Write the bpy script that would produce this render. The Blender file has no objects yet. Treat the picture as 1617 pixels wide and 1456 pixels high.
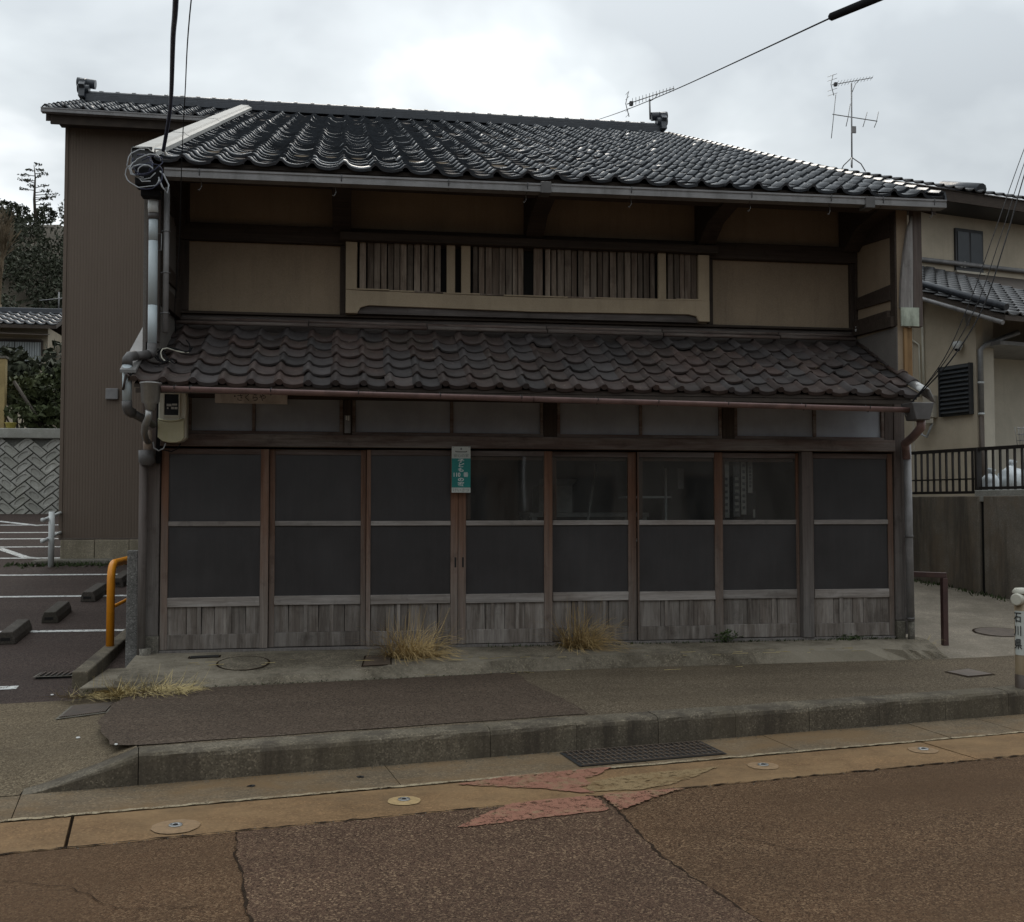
import bpy, math, random
import numpy as np
from mathutils import Vector, Matrix, Quaternion, Euler

# ------------------------------------------------------------------ camera, sky, sun, exposure
S = bpy.context.scene
COL = S.collection
random.seed(7)
rng = np.random.default_rng(7)
R = math.radians

YAW, PITCH = 8.786, 2.352
cam_d = bpy.data.cameras.new('camera')
cam_d.sensor_fit = 'HORIZONTAL'
cam_d.sensor_width = 36.0
cam_d.lens = 36.0 * 1680.0 / 1617.0
cam_d.clip_start = 0.05
cam_d.clip_end = 2000
cam = bpy.data.objects.new('camera', cam_d)
COL.objects.link(cam)
cam.location = (1.667, -9.567, 1.264)
cam.rotation_euler = (R(90 + PITCH), 0, R(-YAW))
S.camera = cam

SUN_DIR = Vector((0.06, 0.76, 0.64)).normalized()
w = bpy.data.worlds.new('World'); S.world = w; w.use_nodes = True
nt = w.node_tree; nt.nodes.clear()
def N(t, **k):
    n = nt.nodes.new(t)
    for a, b in k.items(): setattr(n, a, b)
    return n
sky = N('ShaderNodeTexSky', sky_type='NISHITA', sun_disc=False)
sky.sun_elevation = math.asin(SUN_DIR.z); sky.sun_rotation = math.atan2(SUN_DIR.x, SUN_DIR.y)
bg1 = N('ShaderNodeBackground'); bg1.inputs['Strength'].default_value = 0.07
nt.links.new(sky.outputs[0], bg1.inputs['Color'])
tc = N('ShaderNodeTexCoord')
mp = N('ShaderNodeMapping'); mp.inputs['Scale'].default_value = (1.0, 1.0, 1.7); mp.inputs['Location'].default_value = (0.35, 0.2, 0.1)
nt.links.new(tc.outputs['Generated'], mp.inputs['Vector'])
n1 = N('ShaderNodeTexNoise'); n1.inputs['Scale'].default_value = 3.1; n1.inputs['Detail'].default_value = 5; n1.inputs['Roughness'].default_value = 0.48; n1.inputs['Distortion'].default_value = 0.25
nt.links.new(mp.outputs[0], n1.inputs['Vector'])
ramp = N('ShaderNodeValToRGB')
cr = ramp.color_ramp
cr.elements[0].position = 0.38; cr.elements[0].color = (0.42, 0.455, 0.48, 1)
cr.elements[1].position = 0.66; cr.elements[1].color = (0.93, 0.96, 0.97, 1)
e = cr.elements.new(0.51); e.color = (0.55, 0.59, 0.61, 1)
nt.links.new(n1.outputs['Fac'], ramp.inputs['Fac'])
# thin cloud is brighter around the hidden sun
dot = N('ShaderNodeVectorMath', operation='DOT_PRODUCT'); dot.inputs[1].default_value = SUN_DIR
nrm = N('ShaderNodeVectorMath', operation='NORMALIZE'); nt.links.new(tc.outputs['Generated'], nrm.inputs[0])
nt.links.new(nrm.outputs[0], dot.inputs[0])
mr = N('ShaderNodeMapRange'); mr.inputs['From Min'].default_value = 0.3; mr.inputs['From Max'].default_value = 1.0
mr.inputs['To Min'].default_value = 0.84; mr.inputs['To Max'].default_value = 1.22; mr.interpolation_type = 'SMOOTHSTEP'
nt.links.new(dot.outputs['Value'], mr.inputs['Value'])
sepz = N('ShaderNodeSeparateXYZ'); nt.links.new(nrm.outputs[0], sepz.inputs[0])
cie = N('ShaderNodeMapRange'); cie.inputs['From Min'].default_value = 0.30; cie.inputs['From Max'].default_value = 1.0
cie.inputs['To Min'].default_value = 0.91; cie.inputs['To Max'].default_value = 2.3
nt.links.new(sepz.outputs[2], cie.inputs['Value'])
mul = N('ShaderNodeMath', operation='MULTIPLY'); nt.links.new(mr.outputs[0], mul.inputs[0]); nt.links.new(cie.outputs[0], mul.inputs[1])
bg2 = N('ShaderNodeBackground')
nt.links.new(ramp.outputs['Color'], bg2.inputs['Color']); nt.links.new(mul.outputs[0], bg2.inputs['Strength'])
mx = N('ShaderNodeMixShader'); mx.inputs[0].default_value = 0.93
nt.links.new(bg1.outputs[0], mx.inputs[1]); nt.links.new(bg2.outputs[0], mx.inputs[2])
wo = N('ShaderNodeOutputWorld'); nt.links.new(mx.outputs[0], wo.inputs['Surface'])

sun_d = bpy.data.lights.new('sun', 'SUN'); sun_d.energy = 0.6; sun_d.angle = R(25); sun_d.color = (1.0, 0.91, 0.79)
sun = bpy.data.objects.new('sun', sun_d); COL.objects.link(sun)
sun.rotation_euler = (-SUN_DIR).to_track_quat('-Z', 'Y').to_euler()
sun.location = SUN_DIR * 60

S.view_settings.view_transform = 'Standard'
S.view_settings.look = 'None'
S.view_settings.exposure = 0.30
S.view_settings.gamma = 1.0
S.view_settings.use_curve_mapping = False
try:
    S.cycles.max_bounces = 6; S.cycles.transparent_max_bounces = 12
    S.cycles.sample_clamp_indirect = 6
except Exception: pass

# ------------------------------------------------------------------ geometry helpers
class G:
    """collects faces; built into ONE mesh"""
    def __init__(s): s.v = []; s.f = []; s.sm = []
    def add(s, vs, fs, smooth=False):
        b = len(s.v); s.v += [tuple(v) for v in vs]
        for f in fs: s.f.append(tuple(b + i for i in f)); s.sm.append(smooth)
        return s
    def box(s, x0, x1, y0, y1, z0, z1, j=0.0):
        vs = [(x0,y0,z0),(x1,y0,z0),(x1,y1,z0),(x0,y1,z0),(x0,y0,z1),(x1,y0,z1),(x1,y1,z1),(x0,y1,z1)]
        if j: vs = [tuple(c + random.uniform(-j, j) for c in v) for v in vs]
        return s.add(vs, [(0,3,2,1),(4,5,6,7),(0,1,5,4),(1,2,6,5),(2,3,7,6),(3,0,4,7)])
    def hexa(s, vs):
        return s.add(vs, [(0,3,2,1),(4,5,6,7),(0,1,5,4),(1,2,6,5),(2,3,7,6),(3,0,4,7)])
    def bar(s, a, b, w, h, up=(0,0,1)):
        a = Vector(a); b = Vector(b); d = (b - a).normalized(); u = Vector(up)
        r = d.cross(u).normalized(); u = r.cross(d).normalized()
        vs = []
        for p in (a, b):
            for i, k in ((-1,-1),(1,-1),(1,1),(-1,1)): vs.append(p + r*(i*w/2) + u*(k*h/2))
        return s.add(vs, [(3,2,1,0),(4,5,6,7),(0,1,5,4),(1,2,6,5),(2,3,7,6),(3,0,4,7)])
    def tube(s, pts, r, n=8, caps=True, smooth=True):
        pts = [Vector(p) for p in pts]; rr = r if isinstance(r, (list, tuple)) else [r]*len(pts)
        rings = []; ref = None
        for i, p in enumerate(pts):
            d = (pts[min(i+1,len(pts)-1)] - pts[max(i-1,0)]).normalized()
            if ref is None:
                ref = Vector((0,0,1)) if abs(d.z) < .9 else Vector((1,0,0))
            x = ref - d*ref.dot(d)
            if x.length < 1e-4: x = d.orthogonal()
            x.normalize(); y = d.cross(x); ref = x
            rings.append([p + (x*math.cos(2*math.pi*k/n) + y*math.sin(2*math.pi*k/n))*rr[i] for k in range(n)])
        b = len(s.v)
        for rg in rings: s.v += [tuple(v) for v in rg]
        for i in range(len(pts)-1):
            for k in range(n):
                s.f.append((b+i*n+k, b+i*n+(k+1)%n, b+(i+1)*n+(k+1)%n, b+(i+1)*n+k)); s.sm.append(smooth)
        if caps:
            s.f.append(tuple(b+k for k in reversed(range(n)))); s.sm.append(False)
            s.f.append(tuple(b+(len(pts)-1)*n+k for k in range(n))); s.sm.append(False)
        return s
    def lathe(s, prof, c, n=16, axis='z', smooth=True):
        b = len(s.v); cx, cy, cz = c
        for r_, h in prof:
            for k in range(n):
                a = 2*math.pi*k/n; ca, sa = r_*math.cos(a), r_*math.sin(a)
                s.v.append({'z':(cx+ca,cy+sa,cz+h),'y':(cx+ca,cy+h,cz+sa),'x':(cx+h,cy+ca,cz+sa)}[axis])
        for i in range(len(prof)-1):
            for k in range(n):
                s.f.append((b+i*n+k, b+i*n+(k+1)%n, b+(i+1)*n+(k+1)%n, b+(i+1)*n+k)); s.sm.append(smooth)
        return s
    def prism(s, poly, lo, hi, axis='z'):
        """extrude a 2-D polygon; axis = extrusion axis, poly in the two other axes in xyz order"""
        n = len(poly)
        def P(p, h): return {'z':(p[0],p[1],h),'y':(p[0],h,p[1]),'x':(h,p[0],p[1])}[axis]
        vs = [P(p, lo) for p in poly] + [P(p, hi) for p in poly]
        fs = [tuple(reversed(range(n))), tuple(range(n, 2*n))] + [(i,(i+1)%n,n+(i+1)%n,n+i) for i in range(n)]
        return s.add(vs, fs)
    def sheet(s, pts): return s.add(pts, [tuple(range(len(pts)))])

def mesh_of(name, g):
    me = bpy.data.meshes.new(name); me.from_pydata(g.v, [], g.f)
    me.polygons.foreach_set('use_smooth', g.sm); me.update(); 
    import bmesh
    bm = bmesh.new(); bm.from_mesh(me); bmesh.ops.recalc_face_normals(bm, faces=bm.faces); bm.to_mesh(me); bm.free()
    return me

def link(name, me, m, parent=None, loc=None, rot=None, world=True):
    o = bpy.data.objects.new(name, me); COL.objects.link(o)
    if m is not None and me is not None and not me.materials: me.materials.append(m)
    if loc is not None: o.location = loc
    if rot is not None: o.rotation_euler = rot
    if parent is not None:
        o.parent = parent
        if world and parent.type == 'EMPTY': o.matrix_parent_inverse = Matrix.Translation(-parent.location)
    return o

def part(name, g, m, parent=None, bevel=0.0, world=True, label=None, kind=None):
    o = link(name, mesh_of(name, g), m, parent, world=world)
    if bevel:
        b = o.modifiers.new('bevel', 'BEVEL'); b.width = bevel; b.segments = 2; b.limit_method = 'ANGLE'; b.angle_limit = R(40)
    if label: o['label'] = label
    if kind: o['kind'] = kind
    return o

def thing(name, label, cat, loc=(0,0,0), group=None):
    o = bpy.data.objects.new(name, None); COL.objects.link(o); o.location = loc; o.empty_display_size = .2
    o['label'] = label; o['category'] = cat
    if group: o['group'] = group
    return o

def tag(o, label, cat, group=None, kind=None):
    o['label'] = label; o['category'] = cat
    if group: o['group'] = group
    if kind: o['kind'] = kind
    return o

def struct(name, g, m, parent=None):
    o = link(name, mesh_of(name, g), m, parent)
    if parent is None: o['kind'] = 'structure'
    return o

def copy_tree(o, parent=None):
    c = o.copy(); COL.objects.link(c)
    if parent is not None: c.parent = parent
    for ch in list(o.children): copy_tree(ch, c)
    return c

# ------------------------------------------------------------------ materials
class T:
    def __init__(s, name):
        s.m = bpy.data.materials.new(name); s.m.use_nodes = True; s.t = s.m.node_tree; s.t.nodes.clear()
        s.out = s.n('ShaderNodeOutputMaterial'); s.bsdf = s.n('ShaderNodeBsdfPrincipled')
        s.l(s.bsdf.outputs[0], s.out.inputs[0]); s.tc = s.n('ShaderNodeTexCoord')
        s.co = s.tc.outputs['Object']
    def n(s, t, **k):
        x = s.t.nodes.new(t)
        for a, b in k.items(): setattr(x, a, b)
        return x
    def l(s, a, b): s.t.links.new(a, b)
    def mapped(s, scale, loc=(0,0,0), rot=(0,0,0)):
        m = s.n('ShaderNodeMapping'); m.inputs['Scale'].default_value = scale; m.inputs['Location'].default_value = loc; m.inputs['Rotation'].default_value = rot
        s.l(s.co, m.inputs['Vector']); return m.outputs[0]
    def noise(s, scale, detail=5, rough=.6, vec=None, dist=0):
        x = s.n('ShaderNodeTexNoise'); x.inputs['Scale'].default_value = scale; x.inputs['Detail'].default_value = detail
        x.inputs['Roughness'].default_value = rough; x.inputs['Distortion'].default_value = dist
        s.l(vec or s.co, x.inputs['Vector']); return x.outputs['Fac']
    def vor(s, scale, vec=None, out='Color', feature='F1'):
        x = s.n('ShaderNodeTexVoronoi'); x.inputs['Scale'].default_value = scale; x.feature = feature
        s.l(vec or s.co, x.inputs['Vector']); return x.outputs[out]
    def ramp(s, fac, *stops):
        x = s.n('ShaderNodeValToRGB'); c = x.color_ramp
        while len(c.elements) < len(stops): c.elements.new(.5)
        for el, (p, col) in zip(c.elements, stops):
            el.position = p
            el.color = (col, col, col, 1) if isinstance(col, (int, float)) else (*col, 1)
        s.l(fac, x.inputs['Fac']); return x.outputs['Color']
    def mix(s, fac, a, b, mode='MIX'):
        x = s.n('ShaderNodeMix', data_type='RGBA', blend_type=mode)
        for sock, v in ((x.inputs[0], fac), (x.inputs[6], a), (x.inputs[7], b)):
            if hasattr(v, 'links') or hasattr(v, 'is_linked'): s.l(v, sock)
            elif isinstance(v, (int, float)): sock.default_value = v
            else: sock.default_value = (*v, 1)
        return x.outputs[2]
    def math(s, op, a, b=None):
        x = s.n('ShaderNodeMath', operation=op)
        for i, v in enumerate((a, b)):
            if v is None: continue
            if isinstance(v, (int, float)): x.inputs[i].default_value = v
            else: s.l(v, x.inputs[i])
        return x.outputs[0]
    def sep(s, i):
        x = s.n('ShaderNodeSeparateXYZ'); s.l(s.co, x.inputs[0]); return x.outputs[i]
    def rnd(s): return s.n('ShaderNodeObjectInfo').outputs['Random']
    def vary(s, col, amt, fac=None):
        """value of each object shifted at random"""
        h = s.n('ShaderNodeHueSaturation'); r_ = fac if fac is not None else s.rnd()
        mr = s.n('ShaderNodeMapRange'); mr.inputs['To Min'].default_value = 1 - amt; mr.inputs['To Max'].default_value = 1 + amt
        s.l(r_, mr.inputs['Value']); s.l(mr.outputs[0], h.inputs['Value']); s.l(col, h.inputs['Color']); return h.outputs[0]
    def bump(s, h, strength=.3, dist=.01, prev=None):
        b = s.n('ShaderNodeBump'); b.inputs['Strength'].default_value = strength; b.inputs['Distance'].default_value = dist
        s.l(h, b.inputs['Height'])
        if prev is not None: s.l(prev, b.inputs['Normal'])
        return b.outputs[0]
    def fin(s, col, rough=.8, normal=None, metal=0, spec=.5):
        if isinstance(col, (tuple, list)): s.bsdf.inputs['Base Color'].default_value = (*col, 1)
        else: s.l(col, s.bsdf.inputs['Base Color'])
        if isinstance(rough, (int, float)): s.bsdf.inputs['Roughness'].default_value = rough
        else: s.l(rough, s.bsdf.inputs['Roughness'])
        s.bsdf.inputs['Metallic'].default_value = metal; s.bsdf.inputs['Specular IOR Level'].default_value = spec
        if normal is not None: s.l(normal, s.bsdf.inputs['Normal'])
        return s.m

def plain(name, c, rough=.6, var=.18, scale=12, bump=.1, metal=0, rand=0, dirt=None, spec=.5):
    t = T(name); n = t.noise(scale, 6, .65)
    col = t.ramp(n, (.3, tuple(x*(1-var) for x in c)), (.7, tuple(min(1, x*(1+var)) for x in c)))
    if dirt:
        d = t.noise(3.5, 6, .7, t.mapped((1.6, 1.6, .5)))
        col = t.mix(t.ramp(d, (.5, 0.), (.72, .75)), col, dirt)
    if rand: col = t.vary(col, rand)
    return t.fin(col, rough, t.bump(t.noise(scale*6, 4), bump, .004), metal, spec)

def wood(name, dark, light, axis=2, grey=None, zfade=None, rand=.18, rough=.75):
    """weathered timber: streaks along the grain, bleached patches, knots of wear"""
    t = T(name)
    sc = [46, 46, 46]; sc[axis] = 1.6
    off = t.n('ShaderNodeVectorMath', operation='ADD'); t.l(t.co, off.inputs[0])
    cmb = t.n('ShaderNodeCombineXYZ'); r10 = t.math('MULTIPLY', t.rnd(), 37.0)
    for i in range(3): t.l(r10, cmb.inputs[i])
    t.l(cmb.outputs[0], off.inputs[1]); base_co = t.co; t.co = off.outputs[0]
    g1 = t.noise(1.0, 6, .7, t.mapped(tuple(sc)))
    col = t.ramp(g1, (.28, dark), (.72, light))
    sc2 = [9, 9, 9]; sc2[axis] = 1.2
    g2 = t.noise(1.0, 5, .7, t.mapped(tuple(sc2), (3, 5, 7)))
    if grey:
        fac = t.ramp(g2, (.42, 0.), (.62, .85))
        if zfade:
            sp = t.n('ShaderNodeSeparateXYZ'); t.l(base_co, sp.inputs[0])
            mrr = t.n('ShaderNodeMapRange'); mrr.inputs['From Min'].default_value = zfade[0]; mrr.inputs['From Max'].default_value = zfade[1]
            t.l(sp.outputs[2], mrr.inputs['Value'])
            fac = t.math('MINIMUM', t.math('ADD', t.math('MULTIPLY', mrr.outputs[0], .95), t.math('MULTIPLY', fac, .35)), 1.0)
        sc3 = [60, 60, 60]; sc3[axis] = 2.2
        gg = t.ramp(t.noise(1.0, 5, .7, t.mapped(tuple(sc3))), (.3, tuple(x*.62 for x in grey)), (.7, tuple(x*1.25 for x in grey)))
        col = t.mix(fac, col, gg)
    blot = t.noise(5, 6, .7, t.mapped((1, 1, 1), (1, 2, 3)))
    col = t.mix(t.ramp(blot, (.55, 0.), (.75, .55)), col, tuple(x*.45 for x in dark))
    if rand: col = t.vary(col, rand)
    return t.fin(col, rough, t.bump(g1, .35, .004), spec=.3)

MAT = {}
MAT['post'] = wood('weathered post wood', (.055,.040,.034), (.125,.098,.086), 2, (.150,.137,.128), (1.6, -.2))
MAT['stile'] = wood('sliding door stile wood', (.070,.033,.020), (.195,.098,.058), 2, (.185,.158,.138), (1.35, -.1))
MAT['rail'] = wood('sliding door rail wood', (.13,.110,.096), (.285,.255,.232), 0, (.34,.315,.295))
MAT['rail_top'] = wood('door head wood', (.050,.034,.028), (.120,.083,.070), 0, (.15,.13,.122))
MAT['board'] = wood('grey kick board wood', (.072,.058,.048), (.185,.158,.138), 2, (.27,.245,.222), None, .22)
MAT['lintel'] = wood('lintel wood', (.070,.046,.038), (.165,.118,.100), 0, (.22,.195,.175))
MAT['beam'] = wood('dark eave timber', (.027,.020,.015), (.072,.053,.041), 0, None, None, .15)
MAT['beamv'] = wood('dark upright timber', (.027,.020,.015), (.072,.053,.041), 2, None, None, .15)
MAT['slat'] = wood('lattice slat wood', (.075,.054,.040), (.185,.142,.108), 2, (.30,.25,.20), None, .5)
MAT['ledge'] = wood('ledge wood', (.055,.045,.040), (.12,.102,.092), 0, (.17,.15,.14))
MAT['gable'] = wood('bleached wing post wood', (.10,.09,.085), (.30,.28,.265), 2, (.36,.35,.34))
MAT['newwood'] = wood('ochre timber', (.20,.115,.05), (.32,.20,.095), 2, None, None, .1)
MAT['ochrewall'] = plain('ochre garden wall', (.36,.27,.12), .85, .2, 3, .1, dirt=(.22,.16,.07))
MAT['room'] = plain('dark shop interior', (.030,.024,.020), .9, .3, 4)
def plaster(name, c, stain):
    t = T(name); n = t.noise(1.8, 7, .7); col = t.ramp(n, (.3, tuple(x*.84 for x in c)), (.7, tuple(x*1.1 for x in c)))
    st = t.noise(2.2, 7, .75, t.mapped((1.4, 1, .55), (4, 1, 0)))
    col = t.mix(t.ramp(st, (.5, 0.), (.8, .6)), col, stain)
    rs = t.noise(1.0, 6, .7, t.mapped((9, 2, .7), (2, 0, 5))); col = t.mix(t.ramp(rs, (.50, 0.), (.75, .45)), col, tuple(x*.8 for x in stain))
    bl = t.noise(.9, 4, .6, t.mapped((1,1,1), (6,1,3))); col = t.mix(t.ramp(bl, (.45, 0.), (.7, .35)), col, tuple(min(1,x*1.18) for x in c))
    fine = t.noise(130, 3, .6); col = t.mix(.12, col, t.ramp(fine, (.3, .0), (.7, .5)))
    return t.fin(col, .9, t.bump(fine, .2, .003), spec=.2)
MAT['plaster'] = plaster('ochre earthen plaster', (.33,.25,.165), (.20,.15,.10))
MAT['plaster_eave_shade'] = plaster('eave shade plaster', (.33,.26,.185), (.20,.16,.115))  # greyer copy for the strip under the eave, shade mixed into its colour
MAT['plaster_frame'] = plaster('pale plastered frame', (.44,.35,.235), (.27,.21,.14))
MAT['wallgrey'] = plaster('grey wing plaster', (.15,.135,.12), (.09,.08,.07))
MAT['cream'] = plaster('cream house render', (.53,.455,.345), (.47,.40,.30))
MAT['cream2'] = plaster('pale carport render', (.52,.475,.39), (.45,.41,.34))

def frosted(name, c, rough, ribs=0):
    t = T(name); n = t.noise(2.2, 5, .6)
    col = t.ramp(n, (.3, tuple(x*.75 for x in c)), (.7, tuple(x*1.2 for x in c)))
    dust = t.noise(1.0, 7, .75, t.mapped((14, 3, 1.6)))
    col = t.mix(t.ramp(dust, (.45, 0.), (.8, .2)), col, (.10,.094,.088))
    d2 = t.noise(1.7, 5, .7, t.mapped((1, 1, 1), (5, 2, 8))); col = t.mix(t.ramp(d2, (.4, 0.), (.7, .3)), col, (.052,.051,.052))
    col = t.vary(col, .16)
    if ribs:
        wv = t.n('ShaderNodeTexWave', wave_type='BANDS', bands_direction='Z'); wv.inputs['Scale'].default_value = ribs; wv.inputs['Distortion'].default_value = .15
        t.l(t.co, wv.inputs['Vector']); nb = t.bump(wv.outputs['Fac'], .35, .003)
        col = t.mix(.28, col, t.mix(wv.outputs['Fac'], tuple(x*.55 for x in c), tuple(x*1.35 for x in c)))
    else: nb = t.bump(t.noise(260, 2, .5), .35, .002)
    return t.fin(col, rough, nb, spec=.5)
MAT['frost'] = frosted('frosted pane', (.037,.036,.038), .30)
MAT['ribbed'] = frosted('ribbed transom pane', (.33,.36,.41), .32, 42)
def clear(name, tint=(.86,.88,.88)):
    t = T(name); t.t.nodes.remove(t.bsdf)
    tr = t.n('ShaderNodeBsdfTransparent'); tr.inputs[0].default_value = (*tint, 1)
    gl = t.n('ShaderNodeBsdfGlossy'); gl.inputs['Roughness'].default_value = .03
    gl.inputs['Color'].default_value = (.9,.9,.9,1)
    fr = t.n('ShaderNodeFresnel'); fr.inputs['IOR'].default_value = 1.45
    t.l(t.bump(t.noise(1.7, 1, .4), .05, .02), gl.inputs['Normal'])
    mxs = t.n('ShaderNodeMixShader'); t.l(fr.outputs[0], mxs.inputs[0]); t.l(tr.outputs[0], mxs.inputs[1]); t.l(gl.outputs[0], mxs.inputs[2])
    df = t.n('ShaderNodeBsdfDiffuse'); df.inputs[0].default_value = (.34,.33,.31,1); md = t.n('ShaderNodeMixShader')
    t.l(t.ramp(t.noise(1.0, 6, .7, t.mapped((5, 2, 1.6))), (.3, .02), (.75, .11)), md.inputs[0]); t.l(mxs.outputs[0], md.inputs[1]); t.l(df.outputs[0], md.inputs[2])
    t.l(md.outputs[0], t.out.inputs[0]); return t.m
MAT['clear'] = clear('clear old pane')
MAT['winglass'] = plain('house window glass', (.030,.034,.038), .12, .2, 2, 0)
MAT['whitepane'] = plain('curtained window pane', (.42,.46,.47), .3, .1, 3, 0)

def tile_mat(name, c, rough, moss=None, lichen=None, rand=.25):
    t = T(name)
    geo = t.n('ShaderNodeNewGeometry'); base = t.co
    t.co = geo.outputs['Position']
    n = t.noise(9, 7, .7); col = t.ramp(n, (.3, tuple(x*.65 for x in c)), (.7, tuple(x*1.3 for x in c)))
    if moss: col = t.mix(t.ramp(t.noise(2.6, 7, .75), (.48, 0.), (.68, .6)), col, moss)
    if lichen: col = t.mix(t.ramp(t.noise(17, 6, .7), (.625, 0.), (.68, .8)), col, lichen)
    if moss: col = t.mix(t.ramp(t.math('FRACT', t.math('MULTIPLY', t.rnd(), 17.3)), (.35, 0.), (.8, .7)), col, (.044,.042,.043))
    col = t.vary(col, rand)
    rr = t.ramp(t.noise(7, 5, .7), (.3, max(0, rough-.09)), (.7, rough+.14))
    return t.fin(col, rr, t.bump(t.noise(45, 5, .7), .2, .004), spec=.5)
MAT['tile_up'] = tile_mat('glazed grey roof tile', (.046,.051,.058), .26)
MAT['tile_low'] = tile_mat('old red brown roof tile', (.056,.036,.030), .66, (.040,.036,.027), (.20,.17,.12), .36)
MAT['tile_nb'] = tile_mat('neighbour black roof tile', (.040,.040,.042), .34)
MAT['ridge'] = tile_mat('blue black ridge tile', (.033,.038,.047), .33)
MAT['underroof'] = plain('roof boarding', (.050,.038,.030), .85, .3, 6)
MAT['gutter'] = plain('grey pvc gutter', (.20,.195,.195), .45, .2, 6, .05, dirt=(.10,.095,.09))
MAT['gutter_pink'] = plain('faded brown gutter', (.20,.125,.115), .5, .22, 6, .05, dirt=(.10,.07,.062))
MAT['pipe'] = plain('blue grey downpipe', (.44,.50,.525), .45, .07, 5, .05)
MAT['pipe_dark'] = plain('dark pipe joint', (.085,.08,.078), .5, .25, 8)
MAT['pipe_beige'] = plain('beige pipe sleeve', (.36,.29,.24), .55, .2, 8, dirt=(.2,.16,.13))
MAT['silver'] = plain('galvanised funnel', (.34,.34,.33), .35, .2, 7, .1, metal=.55, dirt=(.2,.19,.17))
MAT['flash'] = plain('white verge flashing', (.27,.27,.255), .6, .16, 3, .03, dirt=(.17,.165,.155))
MAT['flash_dark'] = plain('dull verge flashing', (.15,.145,.14), .5, .3, 4)
MAT['metal'] = plain('grey hook metal', (.22,.22,.22), .45, .2, 9, .05, metal=.6)
MAT['darkmetal'] = plain('dark metal', (.03,.03,.032), .5, .2, 9)
MAT['black'] = plain('black rubber cable', (.012,.012,.013), .85, .2, 9, spec=.15)
MAT['bluecable'] = plain('blue black cable', (.022,.026,.060), .5, .2, 9)
MAT['whitecable'] = plain('pale grey cable', (.38,.40,.42), .5, .15, 9)
MAT['beige'] = plain('yellowed beige plastic', (.58,.56,.47), .42, .08, 5, .03, dirt=(.46,.43,.32))
MAT['beige_low'] = plain('yellowed meter cover', (.52,.49,.33), .42, .08, 5, .03, dirt=(.40,.37,.20))
MAT['sticker'] = plain('white label', (.6,.6,.57), .5, .08, 20)
MAT['signwhite'] = plain('dirty white board', (.62,.57,.54), .55, .14, 6, dirt=(.25,.22,.2))
MAT['ink'] = plain('black lettering', (.02,.02,.02), .6, .1, 20)
MAT['green'] = plain('green sign enamel', (.012,.20,.185), .35, .1, 6, .02)
MAT['signpaper'] = plain('off white enamel', (.50,.53,.50), .35, .08, 8, .02)
MAT['whiteletter'] = plain('white lettering', (.62,.65,.64), .4, .05, 20)
MAT['greyletter'] = plain('grey green lettering', (.16,.20,.19), .5, .1, 20)
MAT['orange'] = plain('orange barrier paint', (.80,.30,.012), .38, .09, 6, .05, dirt=(.55,.20,.012))
MAT['brownpaint'] = plain('brown barrier paint', (.060,.030,.027), .5, .25, 8, dirt=(.11,.055,.035))
MAT['whitepaint'] = plain('white pipe paint', (.55,.57,.56), .45, .1, 6, .05)
MAT['tanpost'] = plain('tan post paint', (.26,.20,.125), .5, .15, 6, dirt=(.15,.11,.07))
MAT['dkbrown'] = plain('dark brown post', (.075,.055,.042), .55, .2, 6)
MAT['paleplate'] = plain('pale reflector', (.46,.45,.38), .5, .1, 8)
MAT['bag'] = plain('white plastic bag', (.62,.66,.68), .4, .1, 12, .3)
MAT['yellow'] = plain('yellow planter', (.50,.42,.10), .5, .1, 8)
MAT['louvre'] = plain('black louvre', (.028,.033,.038), .35, .2, 7)
MAT['fencebar'] = plain('black fence bar', (.022,.018,.016), .5, .2, 9)
MAT['paper'] = plain('old paper', (.40,.39,.36), .8, .2, 18)
MAT['papergrey'] = plain('printed paper', (.16,.16,.16), .8, .5, 40)
MAT['trunk'] = wood('tree bark', (.035,.028,.022), (.09,.075,.06), 2)

def cladding_mat():
    t = T('brown ribbed cladding'); n = t.noise(1.0, 6, .7, t.mapped((30, 30, .6)))
    c = t.ramp(n, (.3, (.122,.092,.070)), (.7, (.142,.109,.084)))
    b = t.noise(.8, 5, .6); c = t.mix(t.ramp(b, (.35, .0), (.7, .4)), c, (.155,.118,.092))
    return t.fin(c, .6, t.bump(t.noise(60, 4), .2, .004), spec=.3)
MAT['clad'] = cladding_mat()

def concrete(name, c, moss=None, streak=None, speck=.5, rough=.9, rand=0, stain=None, scale=1.0):
    t = T(name); geo = t.n('ShaderNodeNewGeometry'); t.co = geo.outputs['Position']
    n = t.noise(2.4*scale, 8, .72); col = t.ramp(n, (.3, tuple(x*.68 for x in c)), (.7, tuple(x*1.22 for x in c)))
    v = t.vor(105, out='Color'); sp = t.n('ShaderNodeSeparateColor'); t.l(v, sp.inputs[0])
    agg = t.ramp(sp.outputs[0], (.0, .55), (.55, .95), (.86, 1.05), (1., 1.75))
    col = t.mix(speck, col, t.mix(1.0, col, agg, 'MULTIPLY'))
    if moss: col = t.mix(t.ramp(t.noise(1.5, 8, .75, t.mapped((1, 1, 1), (7, 3, 2))), (.46, 0.), (.64, .8)), col, moss)
    if stain: col = t.mix(t.ramp(t.noise(.9, 8, .75, t.mapped((1, 1.6, 1), (3, 8, 2))), (.45, 0.), (.62, .85)), col, stain)
    if streak: col = t.mix(t.ramp(t.noise(1.0, 6, .7, t.mapped((3.2, 3.2, .35), (1, 7, 0))), (.46, 0.), (.62, .85)), col, streak)
    if rand: col = t.vary(col, rand)
    nb = t.bump(t.noise(38, 6, .7), .35, .006); nb = t.bump(sp.outputs[0], .2, .003, nb)
    return t.fin(col, rough, nb, spec=.25)
MAT['concrete'] = concrete('worn pale concrete', (.165,.152,.128), (.075,.068,.048), None, .8)
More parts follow.
